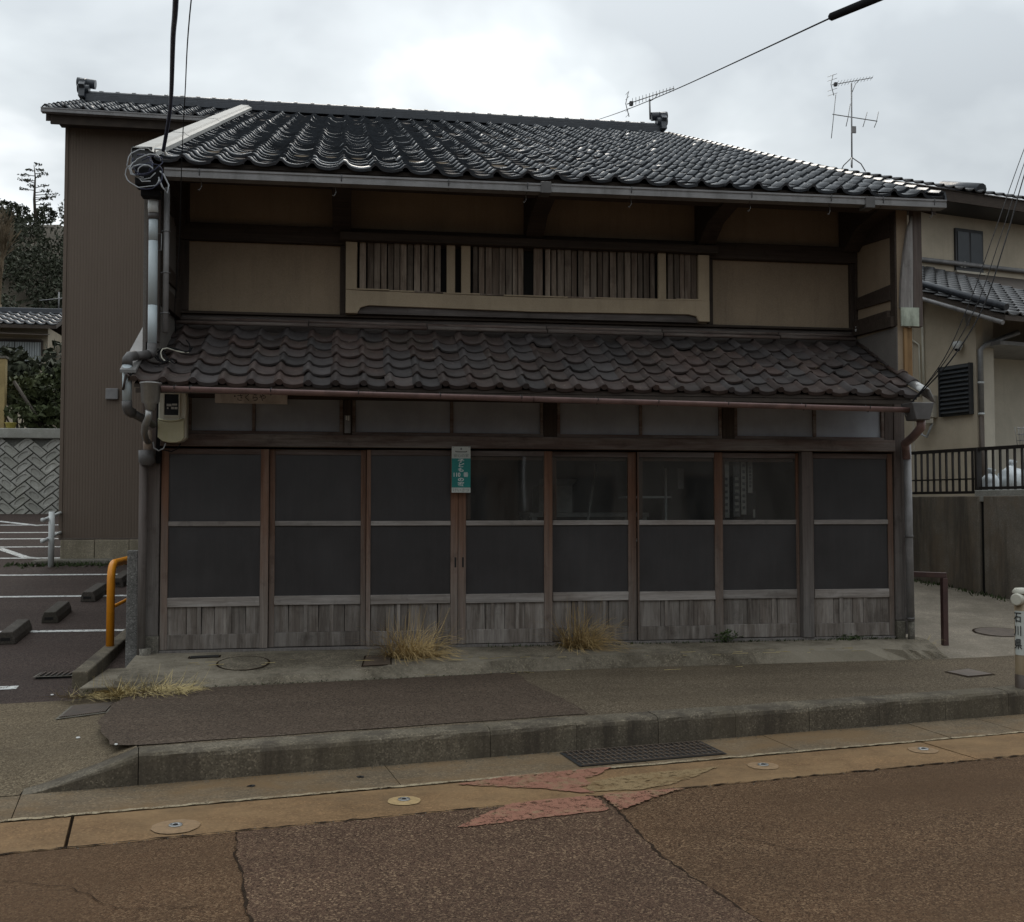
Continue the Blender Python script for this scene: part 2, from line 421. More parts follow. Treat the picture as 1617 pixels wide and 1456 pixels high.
MAT['plinth'] = concrete('mossy plinth concrete', (.160,.136,.100), (.062,.052,.037), None, .9, stain=(.25,.22,.17), scale=1.7)
MAT['kerb'] = concrete('lichened kerb concrete', (.148,.126,.093), (.10,.084,.058), (.058,.048,.037), .9, rand=.06)
MAT['gutterc'] = concrete('gutter concrete', (.150,.113,.072), None, None, .7, stain=(.155,.098,.048))
MAT['rust'] = concrete('rust stained concrete', (.200,.120,.058), (.13,.085,.045), None, .6, stain=(.235,.15,.075), scale=1.4)
MAT['granite'] = concrete('granite', (.19,.185,.175), None, None, .9)
MAT['found'] = concrete('rough foundation stone', (.30,.262,.195), (.19,.165,.115), (.19,.165,.12), .6)
MAT['retwall'] = concrete('stained lot wall concrete', (.23,.205,.172), (.16,.142,.115), (.095,.082,.068), .4, stain=(.20,.155,.11))
MAT['block'] = concrete('pale wall block concrete', (.36,.355,.325), (.26,.26,.22), (.27,.265,.235), .35, rand=.12)
MAT['blockback'] = concrete('block wall joint', (.13,.13,.115), None, None, .5)
MAT['stop'] = concrete('wheel stop concrete', (.085,.074,.064), (.05,.045,.035), None, .7)
MAT['lane'] = concrete('passage concrete', (.235,.203,.16), (.15,.13,.10), None, .6)

TH = math.atan2(1.16, 6.51)
def asphalt(name, c, agg, amount, scale=95, patch=None, tint=None):
    t = T(name); geo = t.n('ShaderNodeNewGeometry'); t.co = geo.outputs['Position']
    big = t.noise(.9, 7, .7); col = t.ramp(big, (.3, tuple(x*.78 for x in c)), (.7, tuple(x*1.2 for x in c)))
    v = t.vor(scale, out='Color'); sp = t.n('ShaderNodeSeparateColor'); t.l(v, sp.inputs[0])
    st = t.ramp(sp.outputs[0], (1-amount-.16, 0.), (1-amount, .55), (1., 1.))
    dk = t.ramp(sp.outputs[1], (.0, .45), (.5, 1.), (1., 1.25))
    col = t.mix(1.0, col, dk, 'MULTIPLY')
    v2 = t.vor(scale*2.1, out='Color'); sp2 = t.n('ShaderNodeSeparateColor'); t.l(v2, sp2.inputs[0])
    st2 = t.ramp(sp2.outputs[0], (.80, 0.), (.97, .8))
    col = t.mix(st2, col, tuple(x*.75 for x in agg))
    sz = t.ramp(t.noise(1.3, 5, .7, t.mapped((1,1,1), (2,4,0))), (.35, .5), (.65, 1.))
    col = t.mix(t.math('MULTIPLY', st, sz), col, agg)
    if tint: col = t.mix(t.ramp(t.noise(.6, 6, .7, t.mapped((1,1,1), (9,2,0))), (.45, 0.), (.62, .6)), col, tint)
    edge = t.vor(scale, out='Distance')
    nb = t.bump(t.math('SUBTRACT', 1.0, edge), .6, .005); nb = t.bump(t.noise(9, 5, .6), .15, .01, nb)
    wear = t.noise(1.0, 6, .65, t.mapped((.25, 1.5, 1), (3, 1, 0), (0, 0, -TH))); col = t.mix(t.ramp(wear, (.42, 0.), (.68, .42)), col, tuple(x*.62 for x in c))
    spots = t.noise(2.6, 7, .8, t.mapped((1,1,1), (8,8,1))); col = t.mix(t.ramp(spots, (.60, 0.), (.74, .5)), col, tuple(x*.5 for x in c))
    return t.fin(col, t.ramp(big, (.3, .78), (.7, .93)), nb, spec=.12)
MAT['road'] = asphalt('brown road asphalt', (.078,.044,.024), (.22,.143,.082), .17, 125, tint=(.086,.051,.028))
MAT['roadpatch'] = asphalt('purple brown road asphalt', (.070,.041,.027), (.25,.17,.105), .08, 112)
MAT['walk'] = asphalt('grey pavement asphalt', (.098,.076,.052), (.21,.172,.122), .22, 110)
MAT['walkpatch'] = asphalt('dark pavement asphalt', (.076,.055,.041), (.17,.135,.10), .10, 95)
MAT['apron'] = asphalt('light apron asphalt', (.118,.090,.058), (.24,.195,.13), .26, 105)
MAT['lot'] = asphalt('car park asphalt', (.058,.042,.036), (.10,.082,.072), .06, 100)
def paint(name, c, worn, amt):
    t = T(name); geo = t.n('ShaderNodeNewGeometry'); t.co = geo.outputs['Position']
    n = t.noise(7, 8, .75); col = t.ramp(t.noise(14, 5, .7), (.3, tuple(x*.85 for x in c)), (.7, tuple(x*1.1 for x in c)))
    col = t.mix(t.ramp(n, (amt, 0.), (amt+.1, .9)), col, worn)
    m = t.fin(col, .8, t.bump(t.noise(70, 4), .25, .003), spec=.15)
    tr = t.n('ShaderNodeBsdfTransparent'); ms = t.n('ShaderNodeMixShader')
    hole = t.ramp(t.noise(23, 8, .85, t.mapped((1,1,1), (4,7,1))), (.54, 0.), (.58, 1.))
    big = t.ramp(t.noise(3.1, 6, .8, t.mapped((1,1,1), (1,5,1))), (.60, 0.), (.66, 1.))
    gr = t.ramp(t.noise(140, 3, .6), (.60, 0.), (.66, .8))
    f = t.math('MAXIMUM', t.math('MAXIMUM', hole, big), gr)
    t.l(f, ms.inputs[0]); t.l(t.bsdf.outputs[0], ms.inputs[1]); t.l(tr.outputs[0], ms.inputs[2]); t.l(ms.outputs[0], t.out.inputs[0])
    return m
MAT['line'] = paint('worn white line paint', (.58,.58,.56), (.16,.15,.14), .60)
MAT['redpaint'] = paint('worn red road paint', (.26,.125,.085), (.22,.155,.09), .52)
MAT['cream_line'] = paint('worn cream line paint', (.33,.27,.18), (.18,.13,.08), .50)
MAT['rustpatch'] = paint('cream scuffed patch', (.24,.17,.09), (.165,.105,.05), .52)
MAT['iron'] = plain('rusty iron cover', (.085,.062,.045), .6, .3, 12, .4, dirt=(.05,.04,.032))
MAT['dark'] = plain('dark gap', (.012,.011,.010), .9, .2, 9)
MAT['soil'] = concrete('hill soil', (.06,.05,.035), None, None, .5)
def leafmat(name, a, b, rand=.3):
    t = T(name); geo = t.n('ShaderNodeNewGeometry'); t.co = geo.outputs['Position']
    n = t.noise(1.2, 4, .7); col = t.ramp(n, (.3, a), (.7, b))
    t.co = t.tc.outputs['Object']
    wn = t.n('ShaderNodeTexWhiteNoise'); wn.noise_dimensions = '3D'
    fl = t.n('ShaderNodeVectorMath', operation='SNAP'); fl.inputs[1].default_value = (.22,.22,.22); t.l(geo.outputs['Position'], fl.inputs[0]); t.l(fl.outputs[0], wn.inputs['Vector'])
    col = t.vary(col, rand, wn.outputs['Value']); return t.fin(col, .75, spec=.2)
MAT['forest'] = leafmat('dark hillside leaves', (.026,.031,.019), (.050,.055,.034), .28)
MAT['bushleaf'] = leafmat('garden shrub leaves', (.030,.042,.018), (.075,.085,.035), .4)
MAT['weed'] = leafmat('weed leaves', (.030,.045,.018), (.06,.08,.03), .3)
MAT['straw'] = leafmat('dry straw', (.29,.195,.08), (.50,.37,.18), .35)
MAT['straw_pale'] = leafmat('pale dry straw', (.27,.205,.09), (.44,.36,.18), .35)
MAT['twig'] = leafmat('bare pale twigs', (.10,.075,.048), (.17,.13,.085), .3)

# ------------------------------------------------------------------ ground
TH = math.atan2(1.16, 6.51)
K0 = Vector((.48, -3.08, 0)); U = Vector((math.cos(TH), math.sin(TH), 0)); V = Vector((math.sin(TH), -math.cos(TH), 0))
def uv(u, v, z=0.0): p = K0 + U*u + V*v; return (p.x, p.y, z)
ZR = -.37
struct('ground', G().sheet([(-600,-600,-.62),(600,-600,-.62),(600,600,-.62),(-600,600,-.62)]), MAT['soil'])

def grid_sheet(pts_rows):
    g = G(); nr = len(pts_rows); nc = len(pts_rows[0]); vs = [p for r_ in pts_rows for p in r_]
    return g.add(vs, [(i*nc+j, i*nc+j+1, (i+1)*nc+j+1, (i+1)*nc+j) for i in range(nr-1) for j in range(nc-1)], True)
struct('road', grid_sheet([[uv(u, v, ZR - .012*max(0, v-2.0)*.3) for u in (-40,-10,-2,0,2,4,8,14,45)] for v in (1.05, 2, 4, 8, 12)]), MAT['road'])
patch = [(1.141,-4.10),(1.17,-4.45),(1.231,-4.74),(1.26,-5.0),(1.313,-5.30),(1.35,-6.0),(3.45,-6.1),(3.275,-5.52),(3.18,-5.04),(3.12,-4.72),(3.11,-4.40),(3.105,-4.0),(3.10,-3.80)]
# follow the edge of the rust band between the two cracks
e0, e1 = [uv(((Vector((x,y,0))-K0).dot(U)), 1.062) for x, y in ((1.141,-4.1),(3.09,-3.76))]
patch[0] = e0[:2]; patch[-1] = e1[:2]
struct('road_patch', G().sheet([(x,y,ZR+.004) for x,y in patch]), MAT['roadpatch'])
def ribbon(pts, w0, z, jit=.25):
    L = []; Rr = []
    P2 = []
    for (x0,y0),(x1,y1) in zip(pts[:-1], pts[1:]):
        n = max(2, int(math.hypot(x1-x0,y1-y0)/.04))
        for k in range(n): P2.append((x0+(x1-x0)*k/n, y0+(y1-y0)*k/n))
    P2.append(pts[-1]); g = G(); vs = []
    for i,(x,y) in enumerate(P2):
        a = P2[max(0,i-1)]; b = P2[min(len(P2)-1,i+1)]; d = math.hypot(b[0]-a[0],b[1]-a[1]) or 1
        nx, ny = -(b[1]-a[1])/d, (b[0]-a[0])/d
        o = random.gauss(0, .006); ww = w0*random.uniform(1-jit*2, 1+jit*2)/2
        vs += [(x+nx*(o+ww), y+ny*(o+ww), z), (x+nx*(o-ww), y+ny*(o-ww), z)]
    return g.add(vs, [(2*i,2*i+1,2*i+3,2*i+2) for i in range(len(P2)-1)])
MAT['crack'] = plain('tar filled crack', (.030,.021,.015), .95, .4, 30, .4, spec=.03)
struct('road_crack', ribbon([p for p in patch[:6]], .010, ZR+.0055, .45), MAT['crack'])
struct('road_crack', ribbon([p for p in patch[6:]]+[(3.0,-3.66)], .010, ZR+.0055, .45), MAT['crack'])
struct('road_crack', ribbon([uv(-6,1.05)[:2], uv(9,1.05)[:2]], .014, ZR+.0055, .45), MAT['crack'])

for pts in ([(3.2,-4.3),(3.5,-4.42),(3.75,-4.7),(4.05,-4.78)], [(.2,-4.6),(.5,-4.72),(.75,-5.0),(1.2,-5.05)]):
    struct('road_crack', ribbon(pts, .003, ZR+.0055, .5), MAT['crack'])
# concrete gutter apron and the rust-stained snow-melting pipe band, laid as separate slabs
ga = link('gutter_apron', None, None); ga['kind'] = 'structure'
us = [-8, -4.2, -2.2, -.62, 1.45, 3.05] + [4.15 + .62*k for k in range(16)]
for a, b in zip(us[:-1], us[1:]):
    if 2.5 < a < 4.1 and b < 4.2: pass
    g = G(); e = .003
    x = [uv(a+e, .002, 0), uv(b-e, .002, 0), uv(b-e, .455, 0), uv(a+e, .455, 0)]
    zt = ZR - random.uniform(0, .003)
    g.hexa([(p[0],p[1],ZR-.1) for p in x] + [(x[0][0],x[0][1],zt+.012),(x[1][0],x[1][1],zt+.012),(x[2][0],x[2][1],zt),(x[3][0],x[3][1],zt)])
    part('slab', g, MAT['gutterc'], ga)
rb = link('stained_road_band', None, None); rb['kind'] = 'structure'
us = [-9, -4.5, -.32, 5.1, 9.0, 14.0]
for a, b in zip(us[:-1], us[1:]):
    g = G(); e = .009
    x = [uv(a+e, .50), uv(b-e, .50), uv(b-e, 1.045), uv(a+e, 1.045)]
    g.hexa([(p[0],p[1],ZR-.1) for p in x] + [(p[0],p[1],ZR+random.uniform(-.002,.002)) for p in x])
    part('slab', g, MAT['rust'], rb)
struct('joint_bed', G().sheet([uv(-9,.0,ZR-.03),uv(14,.0,ZR-.03),uv(14,1.06,ZR-.03),uv(-9,1.06,ZR-.03)]), MAT['crack'])
struct('edge_line', ribbon([uv(-5,.478)[:2], uv(10,.478)[:2]], .034, ZR+.005, .22), MAT['cream_line'])
lerp2 = lambda p, q, t: p + (q-p)*t
def poly(name, pts, m, z):
    out = []
    for (x0,y0),(x1,y1) in zip(pts, pts[1:]+pts[:1]):
        n = max(1, int(math.hypot(x1-x0,y1-y0)/.018)); out += [(lerp2(x0,x1,k/n)+random.gauss(0,.006), lerp2(y0,y1,k/n)+random.gauss(0,.006)) for k in range(n)]
    pts = out
    return struct(name, G().sheet([(x,y,z) for x,y in pts]), m)
# red road paint remnants
poly('red_paint', [(2.217,-4.16),(2.40,-3.93),(2.56,-3.765),(2.80,-3.715),(3.03,-3.685),(3.05,-3.80),(3.058,-3.975),(2.9,-4.005),(2.62,-4.07)], MAT['redpaint'], ZR+.0095)
poly('red_paint', [(3.11,-3.985),(3.16,-3.95),(3.34,-3.79),(3.58,-3.615),(3.35,-3.635),(3.10,-3.665),(3.085,-3.75)], MAT['redpaint'], ZR+.0105)
rag = lambda pts, j=.022: [(x+random.uniform(-j,j), y+random.uniform(-j,j)) for x, y in pts]
poly('red_paint', [(2.30,-3.315)] + rag([(2.62,-3.42),(2.80,-3.50),(2.98,-3.60),(3.08,-3.62),(3.0,-3.48),(3.10,-3.42),(3.06,-3.30),(3.20,-3.20)]) + [(3.30,-3.05),(3.0,-3.10),(2.6,-3.19)], MAT['redpaint'], ZR+.0065)
poly('worn_paint', rag([(3.02,-3.60),(3.05,-3.46),(3.16,-3.35),(3.45,-3.22),(3.95,-3.17),(3.80,-3.30),(3.55,-3.50),(3.3,-3.57)]), MAT['rustpatch'], ZR+.0052)
poly('red_paint', [(6.55,-2.62),(7.6,-2.43),(7.6,-2.62),(6.9,-2.73)], MAT['redpaint'], ZR+.0065)

# nozzles of the snow-melting pipe
MAT['ring1'] = plain('pale rust ring', (.235,.15,.078), .85, .2, 30, .2)
MAT['ring2'] = plain('bright ring', (.34,.235,.11), .85, .2, 30, .2)
for x, y, r_, m, lab in ((.815,-3.90,.125,'ring1','sprinkler nozzle in a dull round patch nearest the driveway'),
        (1.986,-3.603,.095,'ring2','sprinkler nozzle in a bright cream ring beside the dark road patch'),
        (4.246,-3.161,.10,'ring1','sprinkler nozzle in a faint patch right of the long road grate'),
        (5.465,-2.915,.10,'ring1','faint sprinkler nozzle farthest along the rusty band to the right')):
    t_ = thing('sprinkler_nozzle', lab, 'nozzle', (x,y,ZR), 'snow melting nozzles in the rusty band')
    g = G().lathe([(r_*.97,.0035),(r_*.75,.0075),(.05,.008),(.0,.008)], (x,y,ZR), 22); g.v = [(a+random.uniform(-.004,.004), b+random.uniform(-.004,.004), c) for a,b,c in g.v]
    part('collar', g, MAT[m], t_)
    part('ring', G().lathe([(.034,.0085),(.034,.014),(.022,.0145),(.020,.010),(.0,.010)], (x,y,ZR), 18), MAT['silver'], t_)
    part('tip', G().lathe([(.014,.0105),(.012,.016),(.0,.0165)], (x,y,ZR), 10), MAT['dark'], t_)
for u_ in (.62, 1.26):
    p = uv(u_, .21); g = G().lathe([(.022,.0),(.02,.002),(0,.002)], (p[0],p[1],ZR+.008), 9); g.v = [(a+random.uniform(-.008,.008), b+random.uniform(-.006,.006), c) for a,b,c in g.v]
    struct('weep_hole', g, MAT['dark'])

# long road drain grate
gt = thing('road_grate', 'long rusty steel drain grate set in the gutter under the kerb', 'drain grate', uv(3.05,.22,ZR))
for k in range(5):
    v_ = .055 + .08*k
    part('bearing_bar', G().bar(uv(2.62,v_,ZR+.0155-.012*v_/.4), uv(3.62,v_,ZR+.0155-.012*v_/.4), .011, .016), MAT['iron'], gt)
for k in range(26):
    u_ = 2.64 + k*.0385
    part('cross_bar', G().bar(uv(u_,.05,ZR+.0175), uv(u_,.38,ZR+.0065), .007, .010), MAT['iron'], gt)
part('pit', G().sheet([uv(2.60,.04,ZR+.0135),uv(3.64,.04,ZR+.0135),uv(3.64,.395,ZR+.0062),uv(2.60,.395,ZR+.0062)]), MAT['dark'], gt)

# kerb
kb = link('kerb', None, None); kb['kind'] = 'structure'
prof = [(0,ZR-.1),(0,-.218),(.006,-.195),(.022,-.181),(.05,-.1755),(.165,-.172),(.165,ZR-.1)]
us = [0.0, .98, 1.92] + [2.15 + .6*k for k in range(20)]
us = [0.0, 2.14] + [2.14 + .6*k for k in range(1, 20)]
for i, (a, b) in enumerate(zip(us[:-1], us[1:])):
    e = .0018; dz = random.uniform(-.002,.002); g = G(); n = len(prof); K = 7 if b-a < 1 else 22
    vs = []
    for j in range(K):
        u_ = a+e + (b-a-2*e)*j/(K-1)
        for v_, z in prof:
            jj = .005 if z > -.3 else .002
            vs.append(uv(u_ + (random.uniform(-.01,.01) if 0<j<K-1 else 0), -v_ + random.uniform(-jj,jj)*.8, z + dz + random.uniform(-jj,jj)*.6))
    fs = [tuple(range(n)), tuple(reversed(range((K-1)*n, K*n)))] + [(j*n+k, j*n+(k+1)%n, (j+1)*n+(k+1)%n, (j+1)*n+k) for j in range(K-1) for k in range(n)]
    part('kerb_stone', g.add(vs, fs, False), MAT['kerb'], kb)
g = G(); n = len(prof); vs = []          # dropped kerb stone
for j in range(7):
    f = j/6; u_ = -.62 + (.62-.0035)*f; hgt = max(.02, f**1.15)
    for v_, z in prof: vs.append(uv(u_, -v_, z if z < -.4 else ZR + (z-ZR)*hgt + random.uniform(-.002,.002)))
fs = [tuple(range(n)), tuple(reversed(range(6*n, 7*n)))] + [(j*n+k, j*n+(k+1)%n, (j+1)*n+(k+1)%n, (j+1)*n+k) for j in range(6) for k in range(n)]
part('kerb_stone', g.add(vs, fs), MAT['kerb'], kb)

# pavement between kerb and plinth
def lerp(a, b, t): return a + (b-a)*t
FOOT = [(.02,-1.02),(.30,-1.0),(1.0,-.9),(1.87,-.785),(3.0,-.60),(4.14,-.492),(5.6,-.454),(7.17,-.42),(7.6,-.2),(9.5,.1),(14,1.0)]
rows = []
def kerb_in(x):  # inner kerb edge under a given x
    u_ = (x - K0.x + .165*V.x)/U.x; return uv(u_, -.163, 0)
nr = 7
for k in range(nr):
    row = []
    for x, y in FOOT:
        p = uv(0, -.163) if x < .1 else kerb_in(x + .3*max(0, 1-(x-.3)/2)); t_ = k/(nr-1); row.append((lerp(x,p[0],t_), lerp(y,p[1],t_), lerp(-.155,-.176,t_) + random.uniform(-.002,.002) - (.02 if x < 0 else 0)))
    rows.append(row)
struct('pavement', grid_sheet(rows), MAT['walk'])
def pz(x, y):  # pavement height
    return -.158
pp = [(.27,-2.86),(.06,-2.2),(.02,-1.55),(.10,-1.12),(1.0,-.96),(1.87,-.84),(2.6,-.72),(3.08,-.62),(3.12,-1.2),(3.25,-1.8),(3.32,-2.36),(2.2,-2.56),(1.2,-2.74),(.46,-2.88)]
def zpav(x, y):
    # interpolate the pavement sheet between the foot line and the kerb
    for (x0,y0),(x1,y1) in zip(FOOT[:-1], FOOT[1:]):
        if x0 <= x <= x1: yf = lerp(y0,y1,(x-x0)/(x1-x0)); break
    else: yf = -1
    yk = kerb_in(x)[1]; t_ = min(1,max(0,(yf-y)/(yf-yk)))
    return lerp(-.155,-.176,t_)
g = G(); ring = []
for (x0,y0),(x1,y1) in zip(pp, pp[1:]+pp[:1]):
    for k in range(5): ring.append((lerp(x0,x1,k/5)+random.uniform(-.012,.012), lerp(y0,y1,k/5)+random.uniform(-.012,.012)))
cx_, cy_ = 1.7, -1.7
vs = [(cx_,cy_,zpav(cx_,cy_)+.006)]
for q in (.35,.7,1.0):
    for x,y in ring: xx,yy = lerp(cx_,x,q), lerp(cy_,y,q); vs.append((xx,yy,zpav(xx,yy)+.006))
n = len(ring); fs = [(0,1+i,1+(i+1)%n) for i in range(n)]
for q in range(2): fs += [(1+q*n+i,1+(q+1)*n+i,1+(q+1)*n+(i+1)%n,1+q*n+(i+1)%n) for i in range(n)]
struct('pavement_patch', g.add(vs, fs), MAT['walkpatch'])

# driveway apron on the left, sloping to the road
rows = []
for k in range(6):
    t_ = k/5; row = []
    for x in (-22,-10,-4,-2,-1.2):
        p = uv((x-K0.x)/U.x, .012, 0); row.append((lerp(x,p[0],t_), lerp(-1.05,p[1],t_), lerp(-.225,ZR+.0135,t_**1.4)))
    q = uv(-.625, .012); row.append((lerp(-.95,q[0],t_), lerp(-1.05,q[1],t_), lerp(-.225,ZR+.0135,t_**1.4)))
    for q_ in range(6):
        f = q_/5; q = uv(-.62 + .61*f, -.164); xt = lerp(-.85,.05,f)
        zb = ZR + .198*max(.02, f**1.15) - .002
        row.append((lerp(xt,q[0],t_), lerp(-1.05,q[1],t_), lerp(lerp(-.225,-.200,f),zb,t_**lerp(1.4,1.0,f))))
    rows.append(row)
struct('driveway_apron', grid_sheet(rows), MAT['apron'])

# car park, rising towards the hill
def zlot(y): return -.2 + .1*(y+.6)
rows = [[(x, y, zlot(y) - (.035 if y < -1 else 0)) for x in (-30,-12,-6,-3,-1.5,-.36,-.08)] for y in (-1.052,-.6,1,3,5,7,9,12.3)]
struct('car_park', grid_sheet(rows), MAT['lot'])
def lotline(pts, w_, name='parking_line'):
    pts = [Vector((x,y,0)) for x,y in pts]; g = G()
    for a, b in zip(pts[:-1], pts[1:]):
        d = (b-a).normalized(); nn = Vector((-d.y,d.x,0))*w_/2
        g.sheet([(p.x,p.y,zlot(p.y)+.005) for p in (a-nn,b-nn,b+nn,a+nn)])
    return struct(name, g, MAT['line'])
for y in (1.60, 3.48, 5.0): lotline([(-9,y+.02),(-.5 if y<3 else -.4,y-.06)], .085)
for y in (6.38, 7.54, 8.49, 9.3, 10.36): lotline([(-12,y),(-2.3 if y < 8 else -1.0,y+.05)], .10)
lotline([(-3.5,7.45),(-2.85,6.5),(-2.62,6.38)], .12)
lotline([(-4.6,11.0),(-3.7,10.3)], .12)
lotline([(-1.25,-.55),(-.92,-.53)], .10)

# right-hand passage, concrete, rising a little
rows = [[(x, y, lerp(-.155, .30, max(0,min(1,(y+.1)/5.0))) + (-.02 if x > 8.5 and y < .5 else 0)) for x in (7.02,7.4,8,9,10,12,15)] for y in (-.30,0,.6,1.4,2.4,3.6,5,8)]
rows[0] = [(x, lerp(-.40,1.05,(x-7.02)/7.98)-.06, -.157) for x in (7.02,7.4,8,9,10,12,15)]
rows[1] = [(x, rows[0][i][1]+.32, -.11) for i, x in enumerate((7.02,7.4,8,9,10,12,15))]
struct('side_passage', grid_sheet(rows), MAT['lane'])

from mathutils.bvhtree import BVHTree
_bv = {}
def zapr(x, y):
    if not _bv:
        me_ = bpy.data.objects['driveway_apron'].data; _bv['b'] = BVHTree.FromPolygons([v.co for v in me_.vertices], [tuple(p.vertices) for p in me_.polygons])
    h = _bv['b'].ray_cast(Vector((x,y,2)), Vector((0,0,-1)))[0]
    if h: return h.z + .004
    return zapr0(x, y)
def zapr0(x, y):
    yr = -3.08 + .1782*(x-.48); t_ = max(0,min(1,(-1.05-y)/(-1.05-yr))); return lerp(lerp(-.225,-.205,max(0,min(1,(x+.6)/.5))),ZR+.012,t_**1.4)+.006
# concrete plinth in front of the doors
TOP = [(-.10,-.92,-.10),(.42,-.90,-.115),(1.0,-.80,-.105),(1.7,-.70,-.085),(2.2,-.63,-.07),(3.1,-.55,-.055),(4.14,-.46,-.05),(5.6,-.42,-.05),(6.7,-.40,-.06),(7.12,-.35,-.10)]
FT = [(-.12,-1.0),(.36,-1.0),(1.0,-.905),(1.8,-.79),(2.3,-.735),(3.05,-.605),(4.14,-.497),(5.6,-.46),(6.8,-.44),(7.2,-.42)]
def dens(P, k=6):
    out = []
    for a, b in zip(P[:-1], P[1:]):
        for i in range(k): out.append(tuple(lerp(p,q,i/k) for p,q in zip(a,b)))
    return out + [P[-1]]
TOPd, FTd = dens(TOP), dens(FT)
r0 = [(p[0], .06, -.012) for p in TOPd]; r1 = [(p[0], -.12, -.016) for p in TOPd]
r2 = [(p[0], lerp(-.12,p[1],.55)+random.uniform(-.01,.01), lerp(-.016,p[2],.5)+random.uniform(-.003,.003)) for p in TOPd]
r3 = [(p[0], p[1]+random.uniform(-.028,.028), p[2]+random.uniform(-.006,.006)) for p in TOPd]
r4 = [(f[0], f[1]+random.uniform(-.012,.0), -.175) for f in FTd]
g = grid_sheet([r0,r1,r2,r3,r4]); g.sm = [False]*len(g.sm)
struct('entrance_plinth', g, MAT['plinth'])

def zpl(x, y):
    for p, q in zip(TOP[:-1], TOP[1:]):
        if p[0] <= x <= q[0]: f = (x-p[0])/(q[0]-p[0]); yt, zt = lerp(p[1],q[1],f), lerp(p[2],q[2],f); break
    else: yt, zt = -.5, -.07
    y2, z2 = lerp(-.12,yt,.55), lerp(-.016,zt,.5)
    if y > -.12: return lerp(-.012,-.016,(.06-y)/.18)
    return lerp(-.016,z2,(-.12-y)/(-.12-y2)) if y > y2 else lerp(z2,zt,(y2-y)/(y2-yt))
# inspection covers on the plinth and drains on the pavement
def drape(o_parent, zf, z):
    for ch in o_parent.children:
        for v in ch.data.vertices: v.co.z += zf(v.co.x, v.co.y) - z
def cover(label, cx, cy, z, rx, ry, m, name='manhole_cover', zf=None):
    t_ = thing(name, label, 'manhole cover', (cx,cy,z))
    g = G(); n = 28; vs = [(cx,cy,z+.007)] + [(cx+rx*math.cos(2*math.pi*k/n), cy+ry*math.sin(2*math.pi*k/n), z+.006) for k in range(n)] + [(cx+rx*1.01*math.cos(2*math.pi*k/n), cy+ry*1.01*math.sin(2*math.pi*k/n), z-.01) for k in range(n)]
    g.add(vs, [(0,1+k,1+(k+1)%n) for k in range(n)] + [(1+k,1+n+k,1+n+(k+1)%n,1+(k+1)%n) for k in range(n)]); part('lid', g, m, t_)
    g = G(); vs = []
    for s_, zz in ((1.02,.004),(1.10,.004)): vs += [(cx+rx*s_*math.cos(2*math.pi*k/n), cy+ry*s_*math.sin(2*math.pi*k/n), z+zz) for k in range(n)]
    g.add(vs, [(k,(k+1)%n,n+(k+1)%n,n+k) for k in range(n)]); part('rim', g, MAT['crack'], t_)
    if zf: drape(t_, zf, z)
    return t_
cover('round concrete manhole cover in the plinth near the house corner', .82, -.43, -.052, .20, .20, MAT['plinth'], zf=zpl)
cover('dark iron manhole cover in the side passage', 8.45, .75, -.074, .26, .22, MAT['iron'], zf=lambda x, y: lerp(-.155,.30,max(0,min(1,(y+.1)/5.0)))+.003)
def rect_cover(label, quad, z, m, ribs=0, name='drain_cover', cat='drain cover', zf=None):
    c = [sum(p[i] for p in quad)/4 for i in (0,1)]
    t_ = thing(name, label, cat, (*c, z))
    def ins(f): return [(lerp(p[0],c[0],f), lerp(p[1],c[1],f)) for p in quad]
    g = G(); a, b = ins(-.10), ins(0.02)
    vs = [(x,y,z+.004) for x,y in a] + [(x,y,z+.0055) for x,y in b]
    g.add(vs, [(i,(i+1)%4,4+(i+1)%4,4+i) for i in range(4)]); part('frame', g, MAT['concrete'] if ribs else MAT['crack'], t_)
    q = ins(.05); g = G().hexa([(x,y,z-.02) for x,y in q] + [(x,y,z+(.001 if ribs else .008)) for x,y in q])
    part('lid', g, MAT['dark'] if ribs else m, t_)
    for k in range(ribs):
        f = (k+.5)/ribs; A = [lerp(q[0][i],q[1][i],f) for i in (0,1)]; B = [lerp(q[3][i],q[2][i],f) for i in (0,1)]
        part('bar', G().bar((*A,z+.006),(*B,z+.006),.009,.012), m, t_)
    if zf: drape(t_, zf, z)
    return t_
rect_cover('square iron inspection cover half under the dry grass', [(1.80,-.62),(2.03,-.60),(2.04,-.30),(1.83,-.31)], -.068, MAT['iron'], zf=zpl)
rect_cover('small dark slot drain close to the first sliding door', [(.36,-.25),(.60,-.23),(.60,-.165),(.36,-.185)], -.022, MAT['dark'], zf=zpl)
rect_cover('pavement drain grate beside the straw at the driveway', [(-.325,-1.66),(-.01,-1.62),(-.02,-1.28),(-.315,-1.30)], -.183, MAT['iron'], 22, 'drain_grate', 'drain grate', zf=zapr)
rect_cover('dark square drain lid at the mouth of the side passage', [(6.72,-1.10),(6.78,-1.34),(7.06,-1.26),(7.0,-.98)], -.152, MAT['iron'], zf=lambda x, y: zpav(x, y)+.001)
rect_cover('small slotted grate in the car park by the kerb block', [(-.86,-.28),(-.58,-.26),(-.58,-.02),(-.86,-.05)], zlot(-.15)+.004, MAT['iron'], 6, 'drain_grate', 'drain grate')
for x, y, s_ in ((-.05,-2.25,.014),(.31,-2.86,.010),(-.6,-.75,.012)):
    g = G().lathe([(s_,.0),(s_*.8,.006),(0,.007)], (x,y,zapr(x,y) if x<0.2 else zpav(x,y)+.007), 8); struct('litter_scrap', g, MAT['sticker'])['kind'] = 'stuff'

